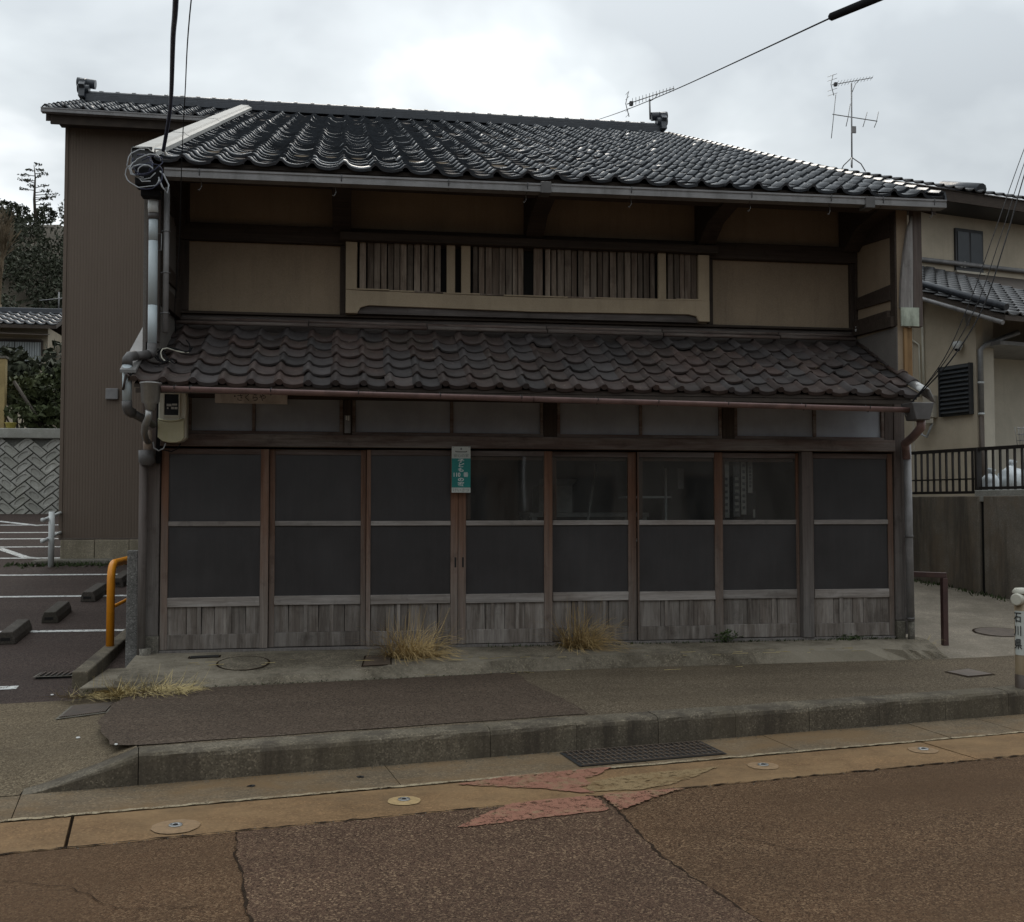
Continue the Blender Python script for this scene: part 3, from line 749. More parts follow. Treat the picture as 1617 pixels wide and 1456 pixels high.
# ------------------------------------------------------------------ the old shop house
house = thing('shop_house', 'old two storey wooden shop house with sliding glass doors and grey tiled roof', 'house', (3.45, 0, 0))
LZ = lambda y: 2.27 + .535*(y + .72)          # lower roof surface
UZ = lambda y: 4.15 + .417*(y + .50)          # upper roof surface

# --- ground floor frame
part('corner_post', G().box(-.095,.062,.0,.13,.135,2.25,.003), MAT['post'], house, .006)
part('post_base', G().box(-.045,.066,-.012,.13,-.03,.132,.004), MAT['concrete'], house, .006)
part('corner_post', G().box(6.872,6.955,-.005,.12,.16,2.25,.003), MAT['post'], house, .006)
part('side_board', G().box(6.957,7.0,.02,.16,.02,2.2,.002), MAT['post'], house, .003)
part('post_base', G().box(6.87,6.96,-.03,.12,-.05,.157,.006), MAT['concrete'], house, .012)
part('lintel', G().box(.064,6.87,-.035,.075,1.772,1.882,.003), MAT['lintel'], house, .006)
part('sill_beam', G().box(.068,6.868,.0,.12,-.05,.008,.002), MAT['post'], house, .004)
part('upper_lintel', G().box(.064,6.87,.0,.09,2.20,2.47,.002), MAT['beam'], house)
for x0, x1 in ((1.625,1.702),(3.44,3.562),(5.148,5.265)):
    part('transom_post', G().box(x0,x1,-.01,.07,1.884,2.20,.002), MAT['beamv'], house, .004)
part('transom_post', G().box(6.78,6.868,-.004,.07,1.884,2.20,.002), MAT['post'], house, .004)
part('transom_post', G().box(.10,.285,.0,.07,1.884,2.20,.002), MAT['beamv'], house, .004)
for x0, x1, mull in ((.287,1.623,(.834,.862)),(1.704,3.438,(2.580,2.610)),(3.564,5.146,(4.345,4.372)),(5.267,6.778,(6.053,6.086))):
    g = G().box(x0,x1,.0,.05,1.884,1.912,.001).box(x0,x0+.03,.0,.05,1.9125,2.198,.001).box(x1-.03,x1,.0,.05,1.9125,2.198,.001).box(mull[0],mull[1],.0,.05,1.9125,2.198,.001)
    tw = part('transom_window', g, MAT['lintel'], house, .003)
    for a, b in ((x0+.031,mull[0]-.001),(mull[1]+.001,x1-.031)):
        part('pane', G().box(a,b,.022,.028,1.913,2.197), MAT['ribbed'], tw)

# --- eight sliding doors
def door(sl, pl_, pr, sr, y, clear_top=False, nb=6, handle=None):
    g = G()
    g.box(sl,pl_,y,y+.036,.010,1.755,.0015); g.box(pr,sr,y,y+.036,.010,1.755,.0015)
    d = part('sliding_door', g, MAT['stile'], house, .004)
    part('head_rail', G().box(pl_+.0005,pr-.0005,y+.002,y+.034,1.706,1.755,.001), MAT['rail_top'], d, .003)
    part('mid_rail', G().box(pl_+.0005,pr-.0005,y-.004,y+.032,1.076,1.120,.0015), MAT['rail'], d, .004)
    part('low_rail', G().box(pl_+.0005,pr-.0005,y-.006,y+.034,.378,.460,.002), MAT['rail'], d, .004)
    part('bottom_rail', G().box(pl_+.0005,pr-.0005,y-.002,y+.034,.012,.138,.002), MAT['board'], d, .005)
    part('pane', G().box(pl_,pr,y+.014,y+.018,1.121,1.705), MAT['clear' if clear_top else 'frost'], d)
    part('pane', G().box(pl_,pr,y+.014,y+.018,.461,1.075), MAT['frost'], d)
    # kick boards: uneven planks with two battens over them
    xs = [pl_] + sorted(lerp(pl_,pr,(k+random.uniform(-.25,.25))/nb) for k in range(1,nb)) + [pr]
    for a, b in zip(xs[:-1], xs[1:]):
        gp = random.choice((.001,.0015,.004)); dy = random.uniform(-.002,.003); sk = random.uniform(-.004,.004)
        gg = G().hexa([(a+gp,y+.012+dy,.139),(b-gp,y+.012+dy,.139),(b-gp,y+.024,.139),(a+gp,y+.024,.139),(a+gp+sk,y+.012+dy,.377),(b-gp+sk,y+.012+dy,.377),(b-gp+sk,y+.024,.377),(a+gp+sk,y+.024,.377)])
        part('plank', gg, MAT['board'], d)
    for f in (.35, .665):
        c = lerp(pl_,pr,f) + random.uniform(-.012,.012)
        part('batten', G().box(c-.016,c+.016,y+.001,y+.0095,.139,.377,.001), MAT['board'], d, .002)
    if handle: part('finger_pull', G().box(handle-.008,handle+.008,y-.0015,y+.004,.70,.79), MAT['dark'], d)
    return d
DR = [(.070,.132,.912,.982,.018,0,6),(1.030,1.034,1.786,1.833,.060,0,6),(1.835,1.873,2.588,2.653,.018,0,6),(2.657,2.728,3.446,3.523,.018,1,4),
      (3.527,3.532,4.249,4.327,.060,1,4),(4.331,4.343,5.073,5.153,.018,1,4),(5.157,5.160,5.899,5.925,.060,1,4),(6.042,6.054,6.812,6.867,.018,0,4)]
DR[1] = (.986,1.034,1.786,1.833,.060,0,6)
for i, (sl,pl_,pr,sr,y,cl,nb) in enumerate(DR):
    door(sl,pl_,pr,sr,y,bool(cl),nb, {2:2.632, 3:2.700}.get(i))
part('door_post', G().box(5.928,6.040,-.012,.09,.010,1.770,.003), MAT['post'], house, .006)
# inner frames of the sashes seen through the clear panes
for sl,pl_,pr,sr,y,cl,nb in DR[3:7]:
    part('inner_stile', G().box(pl_+.004,pl_+.045,y+.040,y+.06,1.13,1.70,.001), MAT['stile'], house)
    part('inner_rail', G().box(pl_+.05,pr-.01,y+.040,y+.06,1.672,1.70,.001), MAT['stile'], house)

# --- rooms and hidden walls
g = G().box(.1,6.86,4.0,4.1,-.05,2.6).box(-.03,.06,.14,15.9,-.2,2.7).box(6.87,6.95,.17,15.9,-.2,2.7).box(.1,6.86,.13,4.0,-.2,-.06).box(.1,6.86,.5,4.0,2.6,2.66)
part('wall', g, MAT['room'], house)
gab = [(.52,2.5),(15.9,2.5),(15.9,UZ(.52)-.15),(8.2,UZ(8.2)-.15),(.52,UZ(.52)-.15)]
part('gable_wall', G().prism(gab, .0, .09, 'x'), MAT['wallgrey'], house)
part('gable_wall', G().prism(gab, 6.86, 6.95, 'x'), MAT['wallgrey'], house)
part('back_wall', G().box(-.03,6.95,15.9,16.0,-.2,UZ(.52)), MAT['wallgrey'], house)

# --- lower roof
lr = part('lower_roof', G().prism([(-.70,LZ(-.70)-.075),(.46,LZ(.46)-.075),(.46,LZ(.46)-.045),(-.70,LZ(-.70)-.045)], -.03, 6.72, 'x'), MAT['underroof'], house)
part('eave_board', G().box(-.02,6.70,-.695,-.672,LZ(-.7)-.115,LZ(-.7)-.079), MAT['underroof'], house)
part('soffit', G().sheet([(0,-.67,LZ(-.7)-.085),(6.7,-.67,LZ(-.7)-.085),(6.7,.0,2.46),(0,.0,2.46)]), MAT['underroof'], house)
for k in range(16):
    x = .15 + k*.43; part('rafter', G().bar((x,-.665,LZ(-.665)-.100),(x,-.0,LZ(0)-.100),.045,.04), MAT['beam'], house)

def tile_mesh(name, W, L, th, hump, mat, seg=11, eave=False, lift=1.25):
    """S-shaped pan tile: hump on the left, trough on the right; origin at its lower left corner, length along +y"""
    def pf(t):
        if t < .32: return hump*math.sin(math.pi*t/.32)**1.1 if t > 0 else 0
        return -hump*.42*math.sin(math.pi*(t-.32)/.68)
    ts = [-.03 + 1.06*k/seg for k in range(seg+1)]; vs = []
    for y, dz in ((0,0),(L,-th*lift)):
        for t in ts: vs.append((t*W, y, pf(max(0,min(1,t))) + dz))
    lo = len(vs)
    for t in ts: vs.append((t*W, .001, pf(max(0,min(1,t))) - th - (0.012 if eave and t > .36 else 0)))
    n = seg+1; fs = []
    for k in range(seg):
        fs.append((k,k+1,n+k+1,n+k)); fs.append((lo+k,lo+k+1,k+1,k))
    g = G(); b = 0
    g.v = vs; g.f = fs; g.sm = [True, False]*seg
    if eave:  # round end disc closing the hump
        c = len(g.v); m_ = 10; r_ = hump*.74
        for yy in (-.012,.0):
            for k in range(m_): a = 2*math.pi*k/m_; g.v.append((.18*W+r_*math.cos(a)*1.1, yy, hump*.28+r_*math.sin(a)))
        g.f.append(tuple(c+k for k in range(m_))); g.sm.append(False)
        for k in range(m_): g.f.append((c+k,c+(k+1)%m_,c+m_+(k+1)%m_,c+m_+k)); g.sm.append(True)
    me = bpy.data.meshes.new(name); me.from_pydata(g.v, [], g.f); me.polygons.foreach_set('use_smooth', g.sm); me.materials.append(mat); me.update(); return me
SL = math.atan(.535); SU = math.atan(.417)
W_L, n_c = .2265, 30
tm = tile_mesh('pan_tile', W_L, .275, .019, .036, MAT['tile_low'], seg=16); te = tile_mesh('eave_pan_tile', W_L, .275, .019, .036, MAT['tile_low'], seg=16, eave=True)
ex = 1.295/6
for r_ in range(6):
    for c in range(n_c):
        sl_ = r_*ex; y = -.735 + sl_*math.cos(SL); x = -.06 + c*W_L
        link('roof_tile', te if r_ == 0 else tm, None, lr, (x+random.gauss(0,.003), y+random.gauss(0,.003), LZ(y)+.001+random.gauss(0,.0032)),
             (SL+random.gauss(0,.014), random.gauss(0,.022), random.gauss(0,.018)))
# curled verge tiles at both ends
vm = G(); 
for r_ in range(6):
    y = -.745 + r_*ex*math.cos(SL); L = .27; z0, z1 = LZ(y)+.02, LZ(y+L*math.cos(SL))+.0
    for side, x in ((1,6.72),(-1,-.055)):
        g = G(); vs = []
        for yy, zz in ((y,z0),(y+L*math.cos(SL),z1)):
            for k in range(7):
                f = k/6; dx = f*(.155 if side > 0 else .06)*side; dz = .035*math.sin(math.pi*min(1,f*1.15))*(1) - (.10*max(0,f-.72)/.28 if f > .72 else 0)
                vs.append((x+dx, yy, zz+dz))
        nn = 7; g.add(vs, [(k,k+1,nn+k+1,nn+k) for k in range(6)], True)
        o = part('verge_tile', g, MAT['tile_low'] if not (side == 1 and r_ == 0) else MAT['silver'], lr)
        s_ = o.modifiers.new('thickness','SOLIDIFY'); s_.thickness = .014
part('verge_flashing', G().prism([(-.74,LZ(-.74)+.055),(.44,LZ(.44)+.055),(.44,LZ(.44)+.085),(-.74,LZ(-.74)+.085)], -.135, -.01, 'x'), MAT['flash_dark'], lr, .004)
# flashing poles at the top of the lower roof
for y, dz, r_ in ((.405,.045,.020),(.455,.085,.018)):
    xs = [.02,1.3,2.4,3.55,4.7,5.9,6.70]
    for a, b in zip(xs[:-1], xs[1:]):
        part('flashing_pole', G().tube([(a+.006,y,LZ(.42)+dz+random.gauss(0,.002)),(b-.006,y,LZ(.42)+dz+random.gauss(0,.002))], r_, 8), MAT['lintel'], house)

# gutters
def half_gutter(name, x0, x1, y, z0, z1, r_, m, parent, lip=.006, hooks=(), box=False):
    g = G(); n = 9; sec = []
    if box: sec = [(-r_*1.0,.0),(-r_*1.0,-.016),(-r_*.86,-.020),(-r_*.86,-.034),(-r_*.94,-.038),(-r_*.94,-r_*1.25),(r_,-r_*1.25),(r_,0)]
    else: sec = [(-r_*math.cos(math.pi*k/n), -r_*math.sin(math.pi*k/n)) for k in range(n+1)]
    m_ = len(sec); vs = []
    for x, z in ((x0,z0),(x1,z1)): vs += [(x,y+a,z+b) for a,b in sec]
    g.add(vs, [(k,k+1,m_+k+1,m_+k) for k in range(m_-1)] + [tuple(range(m_)), tuple(range(2*m_-1,m_-1,-1))], not box)
    o = part(name, g, m, parent)
    s_ = o.modifiers.new('thickness','SOLIDIFY'); s_.thickness = .004
    for x in hooks:
        z = lerp(z0,z1,(x-x0)/(x1-x0))
        part('gutter_hook', G().tube([(x,y+r_,z+.02),(x,y+r_*.9,z-r_*.8),(x,y,z-r_-.004 - (.25*r_ if box else 0)),(x,y-r_*.98,z-r_*(.9 if box else .35)),(x,y-r_-.005,z+.003)], .004, 5), MAT['darkmetal'], o)
    return o
half_gutter('lower_gutter', .20, 3.2, -.80, 2.206, 2.168, .043, MAT['gutter_pink'], house, hooks=[.3,.42,1.05,1.75,2.42,3.1])
half_gutter('lower_gutter', 3.205, 6.64, -.80, 2.168, 2.122, .043, MAT['gutter_pink'], house, hooks=[3.75,4.28,4.9,5.6,6.2])
half_gutter('upper_gutter', .17, 3.32, -.60, 4.015, 4.03, .058, MAT['gutter'], house, hooks=[.45,1.6,2.5,3.18], box=True)
half_gutter('upper_gutter', 3.36, 6.30, -.60, 4.031, 4.048, .058, MAT['gutter'], house, hooks=[4.1,5.2,5.95], box=True)
half_gutter('upper_gutter', 6.34, 7.07, -.60, 4.049, 4.053, .058, MAT['gutter'], house, hooks=[6.45,6.95], box=True)
for x in (3.34, 6.32): part('gutter_joint', G().box(x-.045,x+.045,-.668,-.535,3.945,4.046), MAT['pipe_dark'], house, .004)
for x, z in ((.45,3.93),(1.55,3.93),(3.18,3.945),(4.12,3.945),(5.22,3.955),(5.98,3.96),(6.98,3.97)):
    part('hook_tail', G().tube([(x,-.55,z+.02),(x+.005,-.555,z-.03),(x-.012,-.555,z-.062),(x-.025,-.555,z-.055)], .0045, 5), MAT['metal'], house)

# --- upper storey front wall (y = .5)
YW = .50
part('plaster_wall', G().box(.10,6.76,YW+.012,YW+.06,3.03,3.70), MAT['plaster'], house)
part('plaster_wall', G().box(.10,6.76,YW+.014,YW+.06,3.865,4.55), MAT['plaster_eave_shade'], house)
part('wall_beam', G().box(.09,6.77,YW-.055,YW+.06,3.702,3.863,.004), MAT['beam'], house, .008)
part('base_board', G().box(.09,6.77,YW-.01,YW+.05,2.85,3.015,.002), MAT['ledge'], house, .004)
part('ledge', G().box(.09,6.77,YW-.05,YW+.06,3.017,3.046,.003), MAT['beam'], house, .006)
for x, w_ in ((.10,.11),(1.585,.05),(5.185,.05),(6.68,.07)):
    part('wall_post', G().box(x,x+w_,YW-.028,YW+.05,3.048,3.700,.003), MAT['beamv'], house, .005)
    part('wall_post', G().box(x,x+w_,YW-.028,YW+.05,3.865,4.5,.003), MAT['beamv'], house, .005)
# beam ends carrying the eave
for x in (.10,1.60,3.42,5.14,6.66):
    g = G().prism([(YW+.0,3.865),(YW-.1,3.80),(.12,3.96),(-.36,4.03),(-.36,4.11),(YW,4.24)], x-.085, x+.085, 'x')
    part('eave_bracket', g, MAT['beam'], house, .01)
part('eave_purlin', G().box(-.02,7.0,-.30,-.18,4.035,4.145,.004), MAT['beam'], house, .008)
part('soffit_board', G().sheet([(-.05,-.49,UZ(-.49)-.085),(7.06,-.49,UZ(-.49)-.085),(7.06,.55,UZ(.55)-.085),(-.05,.55,UZ(.55)-.085)]), MAT['underroof'], house)
for k in range(19):
    x = .06 + k*.383; part('rafter', G().bar((x,-.48,UZ(-.48)-.115),(x,.5,UZ(.5)-.115),.05,.055), MAT['beam'], house)

# lattice window
lw = part('lattice_window', G().box(1.75,5.055,.47,.505,3.25,3.70), MAT['dark'], house)
YF = .375
part('window_rail', G().prism([(1.638,3.045),(1.745,3.045),(1.775,3.10),(1.85,3.122),(3.4,3.105),(4.95,3.122),(5.03,3.105),(5.055,3.055),(5.166,3.055),(5.166,3.268),(3.4,3.243),(1.638,3.262)], YF, YF+.09, 'y'), MAT['plaster_frame'], lw, .006)
for x0, x1 in ((1.638,1.742),(5.052,5.166)):
    part('window_post', G().box(x0,x1,YF+.002,YW+.01,3.263,3.715,.002), MAT['plaster_frame'], lw, .004)
x = 1.66
while x < 5.15:
    b = min(x+random.uniform(.22,.5), 5.15); zz = 3.247 + .018*((x-3.4)/1.75)**2
    part('sill_strip', G().box(x,b,YF-.006,YF+.075,zz+.001,zz+.014,.001), MAT['plaster_frame'] if random.random()<.6 else MAT['slat'], lw); x = b+.002
part('lower_panel', G().box(1.746,5.054,.405,.46,3.048,3.24), MAT['ledge'], lw)
part('head_beam', G().box(1.58,5.24,.32,YW-.056,3.722,3.80,.003), MAT['beam'], lw, .008)
x = 1.765; k = 0
pale = ((2.581,2.660),(2.720,2.806),(3.417,3.503),(4.649,4.728))
while x < 5.04:
    w_ = random.uniform(.044,.062); hit = [p for p in pale if x < p[1] and x + w_ > p[0]-.03]
    if hit:
        p = hit[0]; part('slat', G().box(p[0],p[1],YF+.012,YF+.05,3.262,3.721,.001), MAT['plaster_frame'] if p is not pale[2] else MAT['slat'], lw, .003); x = p[1] + random.uniform(.022,.034); continue
    dy = random.uniform(.0,.018)
    part('slat', G().box(x,min(x+w_,5.045),YF+.022+dy,YF+.045+dy,3.262,3.721,.002), MAT['slat'], lw, .003)
    x += w_ + random.uniform(.006,.015)
    k += 1

# --- wing walls at both ends of the upper storey
def wing(side):
    x0, x1 = (6.75,6.86) if side > 0 else (.0,.10)
    xi = x0 if side > 0 else x1            # inner face
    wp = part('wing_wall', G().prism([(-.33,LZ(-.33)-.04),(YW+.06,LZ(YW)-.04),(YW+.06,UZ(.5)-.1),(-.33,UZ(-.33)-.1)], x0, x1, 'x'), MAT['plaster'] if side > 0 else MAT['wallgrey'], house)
    s_ = -1 if side > 0 else 1
    def fr(name, poly, d=.014, m='beam'):
        a, b = sorted((xi + s_*.001, xi + s_*d)); part(name, G().prism(poly, a, b, 'x'), MAT[m], wp, .003)
    fr('frame_post', [(YW-.055,3.05),(YW-.03,3.05),(YW-.03,4.4),(YW-.055,4.4)], .03)
    fr('frame_post', [(-.33,2.94),(-.235,2.94),(-.235,4.12),(-.33,4.12)], .018)
    fr('frame_beam', [(-.232,3.195),(YW-.057,3.225),(YW-.057,3.345),(-.232,3.345)], .022)
    fr('frame_beam', [(-.30,2.935),(YW,2.965),(YW,3.115),(-.232,3.10),(-.232,3.04),(-.30,3.03)], .05)
    fr('frame_beam', [(-.232,3.80),(YW-.057,3.86),(YW-.057,4.34),(-.232,4.12)], .022)
    fr('lower_panel', [(-.33,LZ(-.33)),(YW,LZ(YW)),(YW,2.93),(-.33,2.93)], .010, 'wallgrey')
    return wp
wr = wing(1); wl = wing(-1)
part('wing_post', G().prism([(6.757,3.10),(6.886,3.10),(6.892,3.55),(6.892,3.98),(6.845,3.86),(6.80,3.62),(6.768,3.35)], -.375, -.335, 'y'), MAT['gable'], wr, .006)
part('wing_board', G().box(6.893,6.985,-.37,-.30,2.93,4.06,.002), MAT['post'], wr, .004)
MAT['greenwhite'] = plain('mould stained white board', (.40,.44,.36), .7, .2, 7, .2, dirt=(.05,.06,.04))
part('wing_foot', G().box(6.752,6.93,-.398,-.378,2.925,3.10,.002), MAT['greenwhite'], wr, .003)
part('old_post', G().box(6.80,6.832,-.36,-.332,2.42,2.922,.001), MAT['newwood'], wr, .003)
part('old_post', G().box(6.836,6.885,-.35,-.332,2.40,2.922,.001), MAT['newwood'], wr, .003)
part('insulator', G().lathe([(.018,0),(.022,.02),(.012,.035),(.02,.05),(0,.055)], (6.715,.40,3.0), 10), MAT['whitepaint'], wr)
part('wing_post', G().box(-.005,.10,-.375,-.335,2.62,4.05,.003), MAT['post'], wl, .005)
part('side_strip', G().box(-.035,-.008,-.36,.2,2.4,3.95,.003), MAT['wallgrey'], wl, .003)

# --- upper roof
ur = part('upper_roof', G().prism([(-.47,UZ(-.47)-.07),(8.2,UZ(8.2)-.07),(16.87,UZ(-.47)-.07),(16.87,UZ(-.47)-.035),(8.2,UZ(8.2)-.035),(-.47,UZ(-.47)-.035)], -.06, 7.08, 'x'), MAT['underroof'], house)
part('eave_board', G().box(-.055,7.075,-.468,-.445,UZ(-.47)-.165,UZ(-.47)-.075), MAT['underroof'], house)
part('verge_board', G().prism([(-.46,UZ(-.46)-.20),(.55,UZ(.55)-.20),(.55,UZ(.55)-.075),(-.46,UZ(-.46)-.075)], 7.03, 7.075, 'x'), MAT['beam'], house)
WU, NC = .2635, 27
tmu = tile_mesh('upper_pan_tile', WU, .285, .024, .040, MAT['tile_up'], seg=13, lift=.92)
RUN = 8.7/math.cos(SU); NR = 40; exu = (RUN-.10)/NR
far = G()
base_v = [v.co.copy() for v in tmu.vertices]; base_f = [tuple(p.vertices) for p in tmu.polygons]; base_s = [p.use_smooth for p in tmu.polygons]
for r_ in range(NR):
    for c in range(NC):
        y = -.53 + r_*exu*math.cos(SU); x = -.005 + c*WU
        loc = (x+random.gauss(0,.003), y+random.gauss(0,.003), UZ(y)+random.gauss(0,.003) + .012*math.sin(x*.9+.4)*math.sin(y*.5))
        rot = (SU+random.gauss(0,.015), random.gauss(0,.024), random.gauss(0,.014))
        if r_ < 11: link('roof_tile', tmu, None, ur, loc, rot)
        else:
            M4 = Matrix.Translation(loc) @ Euler(rot).to_matrix().to_4x4(); b = len(far.v)
            far.v += [tuple(M4 @ v) for v in base_v]; far.f += [tuple(b+i for i in f) for f in base_f]; far.sm += base_s
me = bpy.data.meshes.new('upper_tile_courses'); me.from_pydata(far.v, [], far.f); me.polygons.foreach_set('use_smooth', far.sm); me.update()
o = link('tile_courses', me, MAT['tile_up'], ur); o['kind'] = 'stuff'
# right verge
for r_ in range(NR):
    y = -.54 + r_*exu*math.cos(SU); L = .27; g = G(); vs = []
    for yy, zz in ((y,UZ(y)+.018),(y+L*math.cos(SU),UZ(y+L*math.cos(SU))-.004)):
        for dx, dz in ((0,.0),(.03,.022),(.07,.012),(.085,-.07)): vs.append((7.08+dx-.02,yy,zz+dz))
    g.add(vs, [(k,k+1,5+k,4+k) for k in range(3)], False)
    o = part('verge_tile', g, MAT['tile_up'], ur); s_ = o.modifiers.new('thickness','SOLIDIFY'); s_.thickness = .014
# white folded metal along the left verge, three overlapping lengths
seg = [(-.60,1.35),(1.30,3.9),(3.85,8.0)]
for i, (a, b) in enumerate(seg):
    z = lambda y: UZ(y) + .055 + (.004*i); g = G()
    sec = [(-.105,-.17),(-.10,.015),(-.085,.025),(.035,.022),(.05,.004),(.085,-.01),(.088,-.05)]
    n = len(sec); vs = [(x_,a,z(a)+h) for x_,h in sec] + [(x_,b,z(b)+h) for x_,h in sec]
    g.add(vs, [(k,k+1,n+k+1,n+k) for k in range(n-1)]); o = part('verge_flashing', g, MAT['flash'], ur); s_ = o.modifiers.new('thickness','SOLIDIFY'); s_.thickness = .004
part('verge_end', G().prism([(-.10,UZ(-.58)-.10),(.05,UZ(-.58)-.10),(.06,UZ(-.58)+.09),(-.10,UZ(-.58)+.085)], -.575, -.555, 'y'), MAT['darkmetal'], ur)
# ridge
def ridge(x0, x1, y, z, parent, n, ends):
    for k, (w_, h0, h1) in enumerate(((.16,-.06,.030),(.14,.033,.066),(.12,.069,.100))):
        part('ridge_course', G().box(x0,x1,y-w_,y+w_,z+h0,z+h1), MAT['ridge'], parent, .006)
    L = (x1-x0)/n
    for k in range(n):
        a = x0 + k*L; g = G(); vs = []
        for x_, r_ in ((a,.085),(a+L*.80,.085),(a+L*.80,.104),(a+L,.104)):
            for q in range(7): an = math.pi*q/6; vs.append((x_, y - r_*1.15*math.cos(an), z+.098 + r_*.62*math.sin(an)))
        g.add(vs, [(i*7+q,i*7+q+1,(i+1)*7+q+1,(i+1)*7+q) for i in range(3) for q in range(6)] + [tuple(range(7)), tuple(range(27,20,-1))]); part('ridge_cap', g, MAT['ridge'], parent)
    for x_, s_ in ends:
        g = G().prism([(y-.26,z-.02),(y+.26,z-.02),(y+.22,z+.12),(y+.27,z+.17),(y+.20,z+.24),(y+.20,z+.28),(y+.10,z+.33),(y-.10,z+.33),(y-.20,z+.28),(y-.20,z+.24),(y-.27,z+.17),(y-.22,z+.12)], min(x_,x_+.09*s_), max(x_,x_+.09*s_), 'x')
        og = part('ridge_end', g, MAT['ridge'], parent, .01)
        part('ridge_scroll', G().tube([(x_-.12*s_,y,z+.27),(x_+.16*s_,y,z+.30)], .075, 12), MAT['ridge'], og)
        part('ridge_scroll', G().tube([(x_-.05*s_,y-.1,z+.15),(x_+.13*s_,y-.1,z+.155)], .07, 10), MAT['ridge'], og)
ridge(.0, 7.0, 8.2, UZ(8.2), house, 26, [(7.0,1)])

# --- things fixed to the left corner: pipes, funnel, conduit
PB = MAT['pipe']
part('downpipe', G().tube([(.050,-.44,3.86),(.052,-.44,3.77)], .034, 12), MAT['pipe_beige'], house)
part('pipe_elbow', G().tube([(.052,-.44,3.80),(.052,-.452,3.74),(.055,-.45,3.69)], .042, 14), MAT['whitepaint'], house)
part('pipe_elbow', G().tube([(.055,-.445,3.70),(.055,-.44,3.64)], .043, 14), MAT['pipe_dark'], house)
for z0, z1 in ((3.645,3.46),(3.458,2.92),(2.918,2.59)): part('downpipe', G().tube([(.055+.004*(3.65-z0),-.44,z0),(.055+.004*(3.65-z1),-.44,z1)], .0375, 14), PB, house)
part('pipe_elbow', G().tube([(.060,-.44,2.60),(.060,-.442,2.545),(.052,-.455,2.515),(.035,-.475,2.502)], .041, 14), MAT['pipe_dark'], house)
part('downpipe', G().tube([(.030,-.48,2.500),(-.050,-.615,2.470)], .036, 14), MAT['pipe_dark'], house)
part('pipe_elbow', G().tube([(-.045,-.61,2.473),(-.075,-.655,2.460),(-.088,-.675,2.435),(-.090,-.68,2.385)], .041, 14), MAT['pipe_dark'], house)
part('downpipe', G().tube([(-.090,-.68,2.39),(-.087,-.68,2.09)], .0375, 14), PB, house)
part('pipe_elbow', G().tube([(-.087,-.68,2.095),(-.086,-.675,2.045),(-.078,-.655,2.018),(-.058,-.61,2.005)], .041, 14), MAT['pipe_dark'], house)
part('downpipe', G().tube([(-.058,-.61,2.005),(.0,-.36,1.97),(.01,-.1,1.95)], .034, 14), MAT['pipe_dark'], house)
part('funnel', G().lathe([(.0,-.155),(.035,-.15),(.048,-.10),(.070,-.085),(.080,.055),(.086,.058),(.086,.068),(.072,.068),(.066,-.05),(0,-.06)], (.115,-.80,2.165), 18), MAT['silver'], house)
part('swan_pipe', G().tube([(.105,-.80,2.02),(.10,-.79,1.96),(.06,-.70,1.90),(.035,-.60,1.85),(.03,-.50,1.80)], [.026,.028,.028,.027,.026], 12), MAT['silver'], house)
part('downpipe', G().tube([(-.030,-.10,1.90),(-.030,-.10,1.72)], .036, 14), MAT['pipe_beige'], house)
part('pipe_bracket', G().tube([(.03,-.50,1.80),(-.02,-.12,1.80)], .025, 10), MAT['pipe_dark'], house)
part('pipe_collar', G().lathe([(.045,0),(.068,.03),(.072,.13),(.05,.13)], (-.035,-.08,1.60), 14), MAT['pipe_dark'], house)
part('downpipe', G().tube([(-.065,-.06,1.62),(-.065,-.06,-.10)], .035, 14), MAT['post'], house)
part('pipe_foot', G().tube([(-.03,-.07,.04),(-.03,-.07,-.12)], .05, 14), MAT['concrete'], house)
part('conduit', G().tube([(.155,-.40,3.92),(.155,-.40,2.70)], .024, 10), MAT['gutter'], house)
for z in (3.55,3.2,2.86): part('conduit_clip', G().tube([(.115,-.405,z),(.155,-.428,z+.004),(.19,-.405,z)], .006, 6), MAT['metal'], house)
for z in (3.45,): part('conduit_clip', G().tube([(.055,-.40,z+.08),(.115,-.40,z+.08),(.115,-.40,z-.06),(.09,-.40,z-.06)], .006, 6), MAT['metal'], house)
# right corner: rain head and pipe
part('rain_head', G().prism([(6.60,2.01),(6.73,2.01),(6.775,2.165),(6.56,2.165)], -.90, -.72, 'y'), MAT['pipe_dark'], house, .008)
part('swan_pipe', G().tube([(6.70,-.80,2.02),(6.71,-.78,1.95),(6.76,-.55,1.88),(6.85,-.25,1.84),(6.955,-.075,1.80),(6.965,-.07,1.70)], .038, 12), MAT['gutter_pink'], house)
part('downpipe', G().tube([(6.975,-.065,1.84),(6.985,-.065,.16)], .036, 14), MAT['gutter'], house)
part('downpipe', G().tube([(6.99,-.062,.165),(6.99,-.062,-.09)], .032, 14), MAT['concrete'], house)
for z in (1.86,.95,.17): part('pipe_bracket', G().tube([(6.98,-.065,z),(6.98,-.065,z+.02)], .040, 12), MAT['pipe_dark'], house)
for x in (6.57,6.60): part('gutter_stay', G().tube([(x,-.70,2.10),(x+.02,-.76,2.055),(x+.07,-.74,2.05),(x+.09,-.70,2.10)], .006, 6), MAT['metal'], house)

